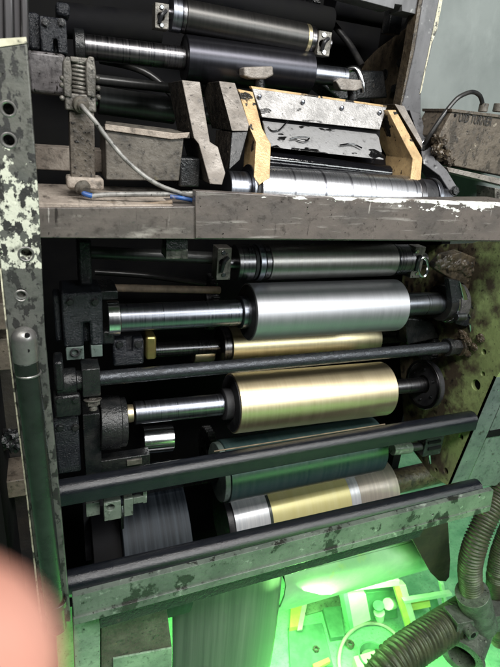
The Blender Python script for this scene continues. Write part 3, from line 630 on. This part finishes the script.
b = MB(); b.prism([at(263, 118, 1.02), at(380, 130.5, 1.02), at(380, 138, 1.015), at(265, 125, 1.015)], (0, .02, 0)); b.build('slot_shadow', m_void, ch)
lo = MB(); lo.prism([at(264, 124, 1.0), at(379, 137, 1.0), at(384, 160, .965), at(268, 147, .965)], (0, .012, .006)); lo.build('lower_plate', m_galv2, ch, .0012)
for pth in ([(268, 127, .995), (272, 131, .988), (279, 130, .99), (285, 124, .996), (288, 121, 1.0)], [(290, 139, .974), (300, 137, .978), (309, 138, .978), (305, 141, .973), (297, 139.5, .975)], [(340, 145, .974), (352, 144, .978), (362, 148, .972)]):
    e = MB(); e.tube([at(*q) for q in pth], .0016, 10); e.build('ink_string', m_ink, ch)
ik = MB(); ik.prism([at(266, 140, 1.02), at(386, 154, 1.02), at(390, 184, .99), at(268, 172, .99)], (0, .04, .0)); ik.build('ink_pool', m_ink, ch, .006)
k = thing('tee_knob', at(258, 90, 1.05), 'greasy T shaped knob standing behind the ink chamber plate', 'knob')
b = MB(); b.slab([(244, 67), (273, 66), (274, 75), (266, 79), (252, 79), (244, 76)], 1.05, .03); b.build('knob_bar', m_arm, k, .003)
b = MB(); b.cyl(at(259, 77, 1.065), at(260, 92, 1.065), m(5.5, at(259, 80, 1.06)), seg=24); b.build('knob_stem', m_castg, k)
sa = thing('chamber_support', at(448, 192, .93), 'cranked blue grey arm supporting the far end of the ink chamber', 'arm')
armp('arm_face', [(410, 110, 1.06), (420, 114, 1.06), (430, 138, 1.02), (433, 156, .99), (447, 170, .96), (459, 190, .93), (453, 196, .925), (440, 176, .95), (424, 164, .98), (420, 140, 1.02)], .06, m_cabf, m_cast, sa)
b = MB(); p = at(454.5, 191, .924); bolt(b, p, (0, -1, .2), m(4, p), .006); b.build('arm_bolt', m_castg, sa)
b = MB(); p = at(427, 146, 1.0); b.cyl(p, p + Vec((0, .03, 0)), m(7, p), seg=24); b.build('arm_boss', m_chrome, sa)

# ================================================================== TOP RIGHT
bb = thing('shaft_bearing', at(350, 98, 1.12), 'worn T shaped bearing block at the far end of the blue black roller', 'bearing')
b = MB(); b.slab([(336, 81), (340, 78), (361, 80), (363, 88), (356, 91), (341, 90)], 1.09, .05); b.build('bearing_cap', m_arm, bb, .002)
b = MB(); b.cyl(at(352, 88, 1.11), at(353, 100, 1.11), m(5, at(352, 90, 1.1)), seg=20); b.build('bearing_neck', m_castg, bb)
b = MB(); b.tube([at(347, 70, 1.16), at(353, 68.5, 1.15), at(358, 71, 1.14), at(362, 82, 1.13), at(363, 92, 1.13)], m(3, at(355, 70, 1.15)), 14); b.build('chrome_loop', m_chrome, bb)
b = MB(); b.slab([(322, 66), (350, 70), (384, 71), (388, 98), (340, 100), (322, 85)], 1.2, .08); solo(b.build('bearing_casting', m_castg, None, .004), 'dark oily casting behind the T shaped bearing block', 'casting')
u = thing('upper_side_plate', atX(400, 104, .86), 'dirty brown side plate with two bolts below the pale top plate', 'side plate')
b = MB(); b.plate([(419, 18), (376, 50), (355, 72), (372, 102), (404, 112), (410, 80)], .86, .012); b.build('plate_face', m_dirt, u, .001)
for (x, y) in ((403, 63), (397, 89), (385, 75)):
    b = MB(); p = atX(x, y, .86); bolt(b, p, (-1, 0, 0), m(4.2, p), .012); b.build('plate_bolt', m_castg, u)
tp = thing('top_plate', at(380, 12, 1.1), 'pale grey notched plate at the top edge of the press', 'plate')
b = MB(); b.slab([(338, -6), (424, -6), (419, 15), (402, 11), (402, 5), (395, 4), (394, 9)], 1.1, .05); b.build('plate_body', m_cabf, tp, .001)
b = MB(); b.pbox(390, 8, 402, 34, 1.2, .03); b.build('hanger', m_castg, tp, .001)
cab = thing('control_cabinet', at(470, 130, 1.06), 'pale blue green cabinet with a worn grey edge beside the press', 'cabinet')
b = MB(); b.slab([(440, -30), (560, -30), (560, 240), (420, 240), (420, 92)], 1.10, .03); b.build('cabinet_body', m_cab, cab, .002)
b = MB(); b.slab([(428, -30), (447, -30), (436, 30), (421, 94), (420, 240), (398, 240), (402, 107), (415, 50)], 1.092, .03); b.build('edge_frame', m_cabf, cab, .002)
b = MB(); b.slab([(445.6, -30), (448, -30), (437.2, 30), (431.5, 44), (421, 94), (419.8, 94)], 1.0905, .004); b.build('worn_edge', m_postrim, cab)
b = MB(); b.slab([(424, -30), (428, -30), (415, 50), (402, 107), (400, 107), (411, 50)], 1.095, .03); b.build('rusty_seam', m_dirt, cab)

jb = thing('junction_box', at(475, 172, .98), 'grimy beige junction box with handwritten marking beside the ink chamber', 'junction box')
b = MB(); b.slab([(452.5, 110.5), (530, 120), (530, 181), (455, 166), (439, 136)], .97, .09); b.build('box_body', m_box, jb, .002)
b = MB(); b.slab([(452, 108.6), (530, 118.5), (530, 121.5), (452, 111.8)], .966, .1); b.build('box_rim', m_box, jb, .0008)
b = MB(); b.slab([(447, 167), (530, 185), (530, 192), (449, 172)], .965, .08); b.build('base_flange', m_arm, jb, .001)
b = MB(); b.slab([(495, 188), (530, 195), (530, 206), (495, 202)], .95, .06); b.build('base_foot', m_clamp, jb, .001)
for (x, y) in ((455.5, 115.5),):
    b = MB(); p = at(x, y, .969); b.cyl(p, p + Vec((0, .004, 0)), m(1.8, p), seg=16); b.build('screw_hole', m_void, jb)
for (x0, x1, rr) in ((478, 487, 4.5), (492, 503, 5)):
    b = MB(); p = at((x0 + x1) / 2, 112, 1.0); b.cyl(p, p + Vec((0, 0, .018)), m(rr, p), seg=20); b.build('cable_fitting', m_greybox, jb)
for (x, y, r) in ((440, 141, 7), (437, 150, 6), (444, 154, 7), (449, 161, 5)):
    b = MB(); p = at(x, y, .98); b.lump(p, m(r, p), .35); b.build('grease_lump', m_dirt, jb)
fc = bpy.data.curves.new('lettering', 'FONT'); fc.body = 'U/D TURNER'; fc.extrude = .0004; fc.offset = .004
lt = bpy.data.objects.new('lettering', fc); COL.objects.link(lt); lt.parent = jb
pA = at(458.5, 121.2, .968); pB = at(491, 126.2, .968)
wd = (pB - pA); fc.size = 1.0
fc.materials.append(m_letter)
bpy.context.view_layer.update()
sc_ = wd.length / max(.1, lt.dimensions.x)
xa = wd.normalized(); za = Vec((0, -1, 0)); ya = za.cross(xa).normalized()
mat4 = Matrix((xa * sc_, ya * sc_ * 1.6, za * sc_)).transposed().to_4x4(); mat4.translation = pA - WLOC[jb.name]
dgx = bpy.context.evaluated_depsgraph_get(); tm = bpy.data.meshes.new_from_object(lt.evaluated_get(dgx))
bpy.data.objects.remove(lt); lt = bpy.data.objects.new('lettering', tm); COL.objects.link(lt); lt.parent = jb
tm.transform(mat4)
b = MB(); b.tube([at(425, 144, 1.0), at(430, 135, .99), at(442, 117, .985), at(452, 104, .985), at(460, 96.5, .985), at(472, 92, .99), at(480, 96, .995), at(483, 106, 1.0)], .0048, 14)
solo(b.build('black_cable', m_rubber), 'black cable looping from the ink chamber up to the junction box', 'cable')

# ================================================================== RIGHT BEARINGS
A = Axis((119, 318), (425, 303.5), 1.0)
rb = thing('roller_bearing', A.p(447), 'grey ring bearing with a black lever at the far end of the grey steel roller', 'bearing')
b = MB(); b.ringpipe(A.p(439), A.p(446), A.r(445, 18), A.r(445, 11)); b.build('seal_ring', m_rubber, rb)
b = MB(); b.ringpipe(A.p(447), A.p(456), A.r(450, 20.5), A.r(450, 6)); b.build('bearing_ring', m_pipe, rb)
b = MB(); b.ringpipe(A.p(445), A.p(446.8), A.r(450, 19.3), A.r(450, 17)); b.build('seal_glint', m_chrome, rb)  # chrome ring standing in for the glint around the seal
b = MB(); p = at(456, 317, .945); b.cyl(p, p + Vec((.03, 0, 0)), m(4, p), seg=20); b.build('stud', m_shaft, rb)
b = MB(); b.slab([(449, 279), (460, 281), (466, 291), (477, 317), (467, 327), (456, 324), (452, 300)], .955, .02); b.build('lever', m_cast, rb, .001)
b = MB(); b.slab([(460, 282), (464.5, 287), (469.5, 304), (477, 316.5), (471, 318.5), (464.5, 303)], .951, .01); b.build('lever_lit_edge', m_chrome, rb, .001)  # bright strip standing in for light along the lever's edge
b = MB(); b.tube([at(470, 324, .945), at(471, 339, .945)], m(1.5, at(470, 330, .945)), 10); b.build('pin', m_chrome, rb)
lg = thing('greasy_lug', at(462, 318, .99), 'lug caked with brown grease above the ring bearing', 'lug')
b = MB(); b.slab([(434, 268), (446, 256), (462, 252), (476, 258), (486, 288), (487, 312), (479, 318), (464, 284), (448, 277)], .985, .03)
for k in range(30):
    x = random.uniform(436, 474); y = 256 + (x - 430) * .2 + random.uniform(-2, 14); p = at(x, y, .986); b.lump(p, m(random.uniform(2, 5), p), .3, (1.2, .6, 1))
o = b.build('lug_plate', m_dirt, lg); md = o.modifiers.new('Remesh', 'REMESH'); md.mode = 'VOXEL'; md.voxel_size = .0018; md.use_smooth_shade = True
b = MB(); b.slab([(405, 318), (432, 320), (440, 338), (408, 345)], 1.04, .04); solo(b.build('greasy_lug', m_castg, None, .004), 'dark greasy lug showing beneath the shaft of the grey steel roller', 'lug')
A = Axis((98, 378.5), (450, 347), .95)
n = thing('rod_nut', A.p(450), 'greasy nut and washers at the far end of the slim tie bar', 'nut')
A.seg(446, 450, 9).build('washer', m_castg, n); b = MB(); b.hexa(A.p(450.5), A.p(458), A.r(452, 8)); b.build('hex_nut', m_castg, n); A.seg(458.5, 462, 10).build('washer', m_dirt, n)
for (x, y, r) in ((462, 335, 6), (470, 343, 6), (476, 352, 5), (468, 358, 5)):
    pass
g = MB()
for (x, y, r, X) in ((462, 335, 6, 1.0), (467, 341, 6, 1.005), (474, 347, 5, 1.01), (467, 353, 5, 1.01), (480, 338, 5, 1.012)):
    p = atX(x, y, X); g.lump(p, m(r * .75, p), .3, (.5, 1.2, 1))
solo(g.build('grease_clump', m_dirt), 'clump of brown grease stuck to the side plate behind the rod nut', 'grease')
# fixture under bar 2, right
f = thing('bar_fixture', at(425, 460, .90), 'black latch with round knob under the far end of the thick tie bar', 'latch')
A = Axis((395, 449), (442, 444), .90)
A.seg(392, 410, 6).build('knob', m_green, f); A.seg(410, 426, 4).build('spindle', m_black, f)
b = MB(); b.pbox(425, 438, 442, 455, .885, .03); b.build('latch_block', m_cast, f, .001)
b = MB(); b.pbox(429, 441, 441, 443.5, .882, .005); b.pbox(429, 447, 441, 449.5, .882, .005); b.build('latch_slot', m_void, f)
b = MB(); b.tube([at(429, 452, .89), at(430, 463, .89)], m(1.4, at(429, 455, .89)), 10); b.build('pin', m_chrome, f)

# ================================================================== LOWER LEFT
b = MB(); b.slab([(73, 622), (100, 618), (100, 700), (76, 700)], .80, .05); solo(b.build('support_post', m_mintd, None, .0015), 'mint green support post under the near end of the lower rail', 'post')
x = thing('dusty_box', at(135, 690, .84), 'grey dust covered box hanging below the lower rail', 'box')
b = MB(); b.slab([(101, 614), (166, 604), (172, 648), (172, 690), (101, 690)], .83, .1); b.build('box_body', m_greybox, x, .0015)
b = MB(); b.slab([(113, 659), (172, 648), (172, 690), (113, 690)], .826, .01); b.build('box_label_plate', m_mintd, x, .001)
# neighbour press behind the post on the left
nb = thing('neighbour_press', at(0, 640, .9), 'dim brown machine parts showing left of the chipped post', 'machine')
b = MB(); b.slab([(-60, 260), (30, 260), (60, 700), (-60, 700)], 1.0, .05); b.build('machine_panel', m_mess, nb, .002)
b = MB(); b.pbox(-40, 304, 14, 331, .9, .1); b.build('upper_ledge', m_messl, nb, .002)
b = MB(); b.pbox(-40, 340, 10, 372, .93, .05); b.build('middle_block', m_messl, nb, .002)
b = MB(); b.pbox(-40, 483, 38, 500, .9, .08); b.build('lower_ledge', m_messl, nb, .002)
b = MB(); b.cyl(at(-20, 452, .92), at(16, 440, .92), .012, seg=24); b.lump(at(12, 440, .92), .02, .4); b.build('hand_wheel_boss', m_castg, nb)

# ================================================================== LOWER RIGHT
tray = thing('drip_tray', at(300, 600, 1.0), 'glossy mint green curved tray under the press', 'tray')
pr = [at(360, y, Y) for y, Y in ((545, 1.09), (556, 1.045), (566, 1.025), (576, 1.025), (584, 1.04), (589, 1.09))]
xs = (at(283, 590, 1.04).x, at(438, 570, 1.04).x)
bm = MB(); pts = [(xs[0], p.y, p.z) for p in pr] + [(xs[0], p.y + .006, p.z + .003) for p in reversed(pr)]
bm.prism(pts, (xs[1] - xs[0], 0, 0)); bm.build('tray_sheet', m_mint, tray, ang=50)
b = MB(); b.slab([(410, 535), (448, 520), (450.5, 560), (449.5, 577), (446, 581.5), (439, 581), (431, 573), (421, 556)], .97, .006); solo(b.build('hanging_flap', m_flap, None, .001), 'dark brown rounded flap hanging below the end of the rail', 'flap')

def hose(path, r, pitch, name, label):
    b = MB(); b.tube(path, r, 28, sub=70, rfun=lambda dd: r * (.93 + .13 * math.exp(-((((dd / pitch) % 1) - .5) / .17) ** 2)))
    return solo(b.build(name, m_hose, ang=80), label, 'hose', 'corrugated hoses beside the press')
p0 = at(474, 545, .88); hr = m(11.5, p0)
hose([at(520, 470, .93), at(500, 495, .92), at(486, 519, .90), at(475, 545, .88), at(470, 570, .87), at(473, 602, .86)], hr, .0105, 'corrugated_hose', 'upright dusty black corrugated hose dropping into the grey pipe cuff')
hose([at(530, 480, .99), at(512, 525, .97), at(500, 560, .95), at(496, 600, .93), at(500, 640, .92)], hr, .0085, 'corrugated_hose', 'dark corrugated hose partly cut off at the edge of the view')
p0 = at(430, 640, .86)
hose([at(470, 610, .89), at(452, 622, .87), at(432, 635, .85), at(410, 650, .83), at(390, 666, .81), at(372, 690, .79)], m(17, p0), .0165, 'corrugated_hose', 'wide green lit corrugated hose lying slanted toward the bottom edge')
v = thing('pipe_fitting', at(475, 675, .80), 'worn grey pipe fitting with an open round mouth and bolted flange', 'pipe fitting')
b = MB(); b.cyl(at(472, 592, .855), at(481, 624, .845), m(16, at(475, 610, .85)), seg=40); b.build('cuff', m_pipe, v)
b = MB(); b.slab([(458, 624), (500, 616), (520, 618), (520, 630), (462, 636), (457, 632)], .815, .07); b.build('flange', m_pipe, v, .002)
pm = at(462, 657, .795); dirv = Vec((.9, .55, .12)).normalized()
b = MB(); b.ringpipe(pm, pm + dirv * .16, m(19, pm), m(13, pm)); b.build('mouth_pipe', m_pipe, v)
b = MB(); b.ringpipe(pm - dirv * .004, pm + dirv * .012, m(21.5, pm), m(13.5, pm)); b.build('mouth_lip', m_pipe, v)
b = MB(); b.cyl(pm + dirv * .05, pm + dirv * .06, m(12.8, pm)); b.build('pipe_core', m_void, v)
b = MB(); p = at(474, 636, .785); b.cyl(p, p + Vec((0, .04, 0)), m(6, p), seg=24); b.build('boss', m_pipe, v)
b = MB(); p = at(474, 636, .782); b.hexa(p, p + Vec((0, .004, 0)), m(3, p)); b.build('socket_screw', m_void, v)

# floor clutter, green lit
b = MB(); hp = []
cc = atZ(370, 672, .02); 
for k in range(22):
    a = math.pi * 2 * k / 22; hp.append(atZ(372 + 33 * math.cos(a), 660 + 37 * math.sin(a), .02))
b.tube(hp, .008, 12, closed=True, sub=3); solo(b.build('white_hoop', m_white), 'white plastic hoop lying on the green floor', 'hoop')
def floorbox(poly, z0, hgt, name, mat, label, cat):
    b = MB(); b.prism([atZ(x, y, z0) for x, y in poly], (0, 0, hgt)); return solo(b.build(name, mat, None, .002), label, cat)
floorbox([(288, 629), (322, 624), (333, 667), (290, 672)], .004, .01, 'dark_mat', m_teald, 'dark green speckled mat on the floor beside the grey film drum', 'mat')
y1 = thing('warning_block', atZ(297, 630, .0), 'yellow striped wedge on the floor beside the film drum', 'wedge')
b = MB(); b.prism([atZ(291, 600, .01), atZ(307, 595, .01), atZ(300, 630, .01), atZ(289, 632, .01)], (0, 0, .03)); b.build('wedge_body', m_yellow, y1, .001)
b = MB(); b.prism([atZ(304, 596, .041), atZ(309, 595, .041), atZ(302, 630, .041), atZ(297, 631, .041)], (0, 0, .004)); b.build('white_edge', m_white, y1)
floorbox([(312, 667), (328, 660), (330, 664), (314, 672)], .02, .02, 'yellow_batten', m_yellow, 'yellow batten at the bottom edge beside the dark mat', 'batten')
ck = thing('low_cabinet', atZ(370, 615, 0), 'mint green cabinet with open shelf on the floor under the press', 'cabinet')
b = MB(); b.slab([(344, 596), (366, 594), (371, 620), (352, 628)], 1.22, .05); b.build('drawer_front', m_mint, ck, .002)
b = MB(); b.slab([(341, 582), (346, 582), (354, 628), (350, 630)], 1.215, .05); b.build('side_board', m_teald, ck, .002)
b = MB(); b.slab([(346, 585), (400, 580), (400, 586), (347, 592)], 1.21, .1); b.build('top_board', m_mint, ck, .002)
b = MB(); b.slab([(366, 593), (396, 590), (398, 618), (372, 620)], 1.30, .02); b.build('shelf_back', m_teald, ck, .002)
cp = thing('plastic_cup', at(379, 620, 1.26), 'translucent green banded cup standing in the open shelf', 'cup')
b = MB(); b.lathe(at(380, 619, 1.26), at(377.5, 597, 1.26), [(0, .018), (.05, .024)], 32); b.build('cup_body', m_mint, cp)
b = MB(); b.lathe(at(378.8, 607, 1.26), at(378.2, 601, 1.26), [(0, .0232), (.012, .0245)], 32); b.build('green_band', m_teald, cp)
rk = thing('yellow_rack', atZ(405, 640, 0), 'yellow and white rack standing on the green floor behind the hoses', 'rack')
b = MB(); b.slab([(394, 585), (399, 584), (415, 632), (409, 635)], 1.22, .02); b.build('upright', m_yellow, rk, .001)
b = MB(); b.slab([(399.5, 585), (406, 585), (419, 630), (414, 633)], 1.218, .03); b.build('upright', m_white, rk, .001)
b = MB(); b.slab([(404, 601), (452, 593), (453, 596), (405, 604)], 1.2, .02); b.build('cross_rail', m_mint, rk, .001)
b = MB(); b.slab([(408, 605), (430, 601), (431, 607), (411, 611)], 1.24, .02); b.build('yellow_board', m_yellow, rk, .001)
b = MB(); b.slab([(441, 584), (444, 583), (449, 610), (446, 611)], 1.22, .02); b.build('upright', m_mint, rk, .001)
b = MB(); b.slab([(428, 597), (436, 594), (441, 612), (433, 616)], 1.27, .02); b.build('board', m_teald, rk, .001)
b = MB(); b.cyl(at(388, 604, 1.25), at(393, 603, 1.28), .025, seg=28); solo(b.build('green_drum', m_mint), 'small mint drum beside the yellow rack', 'drum')
floorbox([(352, 664), (398, 650), (404, 672), (356, 676)], .0, .05, 'pale_crate', m_white, 'pale crate below the white hoop at the bottom edge', 'crate')

floorbox([(300, 600), (338, 592), (343, 606), (306, 616)], .0, .012, 'folded_sheet', m_mintd, 'folded grey green sheet on the floor next to the yellow striped wedge', 'sheet')
floorbox([(322, 612), (340, 610), (344, 640), (330, 642)], .0, .03, 'flat_carton', m_teald, 'flat dark green carton on the floor left of the white hoop', 'carton')
t = thing('waste_tub', atZ(372, 662, 0), 'low dark green tub standing inside the white hoop', 'tub')
c0 = atZ(371, 664, 0); b = MB(); b.lathe(c0, c0 + Vec((0, 0, .1)), [(0, .055), (.06, .066), (.06, .060), (.008, .05)], 40); b.build('tub_wall', m_teald, t)
b = MB(); b.cyl(c0 + Vec((0, 0, .02)), c0 + Vec((0, 0, .03)), .05, seg=40); b.build('tub_liquid', m_mintd, t)
for (x, y, rr, lab) in ((316, 650, .016, 'small dull nut lying on the dark green mat'), (350, 645, .02, 'dull washer on the floor beside the white hoop')):
    c0 = atZ(x, y, .016); b = MB(); b.ringpipe(c0, c0 + Vec((0, 0, .012)), rr, rr * .5, 6 if rr < .018 else 28); solo(b.build('loose_nut' if rr < .018 else 'loose_washer', m_clamp), lab, 'nut' if rr < .018 else 'washer')
# ================================================================== FINGERTIP OF THE PHOTOGRAPHER
def hand():
    me = bpy.data.meshes.new('person'); o = bpy.data.objects.new('person', me); COL.objects.link(o)
    D = .036
    def q(px, py, d=D): return atD(px, py, d)
    loc = q(-60, 700)
    V = []; E = []; Rd = []
    def chain(start, pts):
        prev = start
        for (px, py, d, r) in pts:
            V.append(q(px, py, d) - loc); Rd.append(r * 1.38)
            if prev is not None: E.append((prev, len(V) - 1))
            prev = len(V) - 1
        return prev
    # palm (wrist lowest), below and to the left of the frame
    w = chain(None, [(-520, 1500, .05, .024)])
    palm = chain(w, [(-460, 1250, .048, .026)])
    k1 = chain(palm, [(-330, 1050, .044, .0105), (-240, 900, .040, .0098), (-140, 760, .037, .0088), (-88, 660, .036, .0086), (-70, 616, .0355, .0082)])
    chain(palm, [(-500, 1000, .046, .0105), (-520, 820, .05, .0095), (-440, 740, .058, .0085), (-400, 760, .064, .007)])
    chain(palm, [(-640, 1010, .048, .010), (-680, 850, .053, .009), (-610, 770, .062, .008), (-570, 790, .067, .0066)])
    chain(palm, [(-760, 1080, .05, .009), (-810, 960, .055, .008), (-760, 890, .062, .007), (-720, 900, .067, .006)])
    chain(palm, [(-330, 1280, .05, .013), (-200, 1230, .052, .011), (-110, 1190, .05, .009)])
    me.from_pydata(V, E, []); me.update()
    o.location = loc
    sk = o.modifiers.new('Skin', 'SKIN'); 
    for i, v in enumerate(me.skin_vertices[0].data):
        v.radius = (Rd[i], Rd[i]); v.use_root = (i == 1)
    sk.use_smooth_shade = True
    sb = o.modifiers.new('Subdivision', 'SUBSURF'); sb.levels = 2; sb.render_levels = 2
    me.materials.append(m_skin)
    return o
solo(hand(), 'blurred pink fingertip of the photographer in the bottom corner of the picture', 'person')

# ================================================================== LIGHT
def area(name, loc, target, size, sy, power, col):
    l = bpy.data.lights.new(name, 'AREA'); l.shape = 'RECTANGLE'; l.size = size; l.size_y = sy; l.energy = power; l.color = col
    o = bpy.data.objects.new(name, l); COL.objects.link(o); o.location = loc
    o.rotation_euler = (Vec(target) - Vec(loc)).to_track_quat('-Z', 'Y').to_euler(); return o
area('hall_lamp', (.5, -.75, 3.8), (.5, 1.0, 1.8), 2.4, .5, 100, (1, .98, .95))
area('hall_lamp', (-.9, .2, 3.6), (.4, 1.0, 2.1), .4, 1.6, 10, (1, .97, .92))
area('hall_lamp', (1.7, -1.3, 2.9), (.5, 1.0, 1.8), 1.6, .5, 34, (.95, 1, 1))
area('green_fill', (.90, 1.19, .62), (.86, 1.10, 0), .74, .24, 27, (.34, 1.0, .26))  # added green fill that brightens the floor under the press
area('green_fill', (.74, 1.0, .78), (1.02, .84, 1.1), .2, .16, 3.2, (.36, 1.0, .26))  # added green fill for the left sides of the hoses
area('green_fill', (.9, .15, 1.35), (.75, .6, 0), .8, .5, 7, (.36, 1.0, .26))  # added fill in front, for green bounce off the floor

w = bpy.data.worlds.new('World'); scene.world = w; w.use_nodes = True
w.node_tree.nodes['Background'].inputs[0].default_value = (.85, .92, 1, 1); w.node_tree.nodes['Background'].inputs[1].default_value = .022

# ================================================================== CAMERA
cd = bpy.data.cameras.new('Camera'); co = bpy.data.objects.new('Camera', cd); COL.objects.link(co)
mt = Matrix((c_right, -c_down, -c_fwd)).transposed().to_4x4(); mt.translation = CAM; co.matrix_world = mt
cd.sensor_fit = 'VERTICAL'; cd.sensor_height = 36; cd.lens = F / 667 * 36
cd.clip_start = .004; cd.clip_end = 60
cd.dof.use_dof = True; cd.dof.focus_distance = 1.05; cd.dof.aperture_fstop = 8.5
scene.camera = co
vs = scene.view_settings; scene.display_settings.display_device = 'sRGB'
vs.view_transform = 'Standard'; vs.look = 'None'; vs.exposure = .28; vs.gamma = 1
scene.cycles.max_bounces = 8
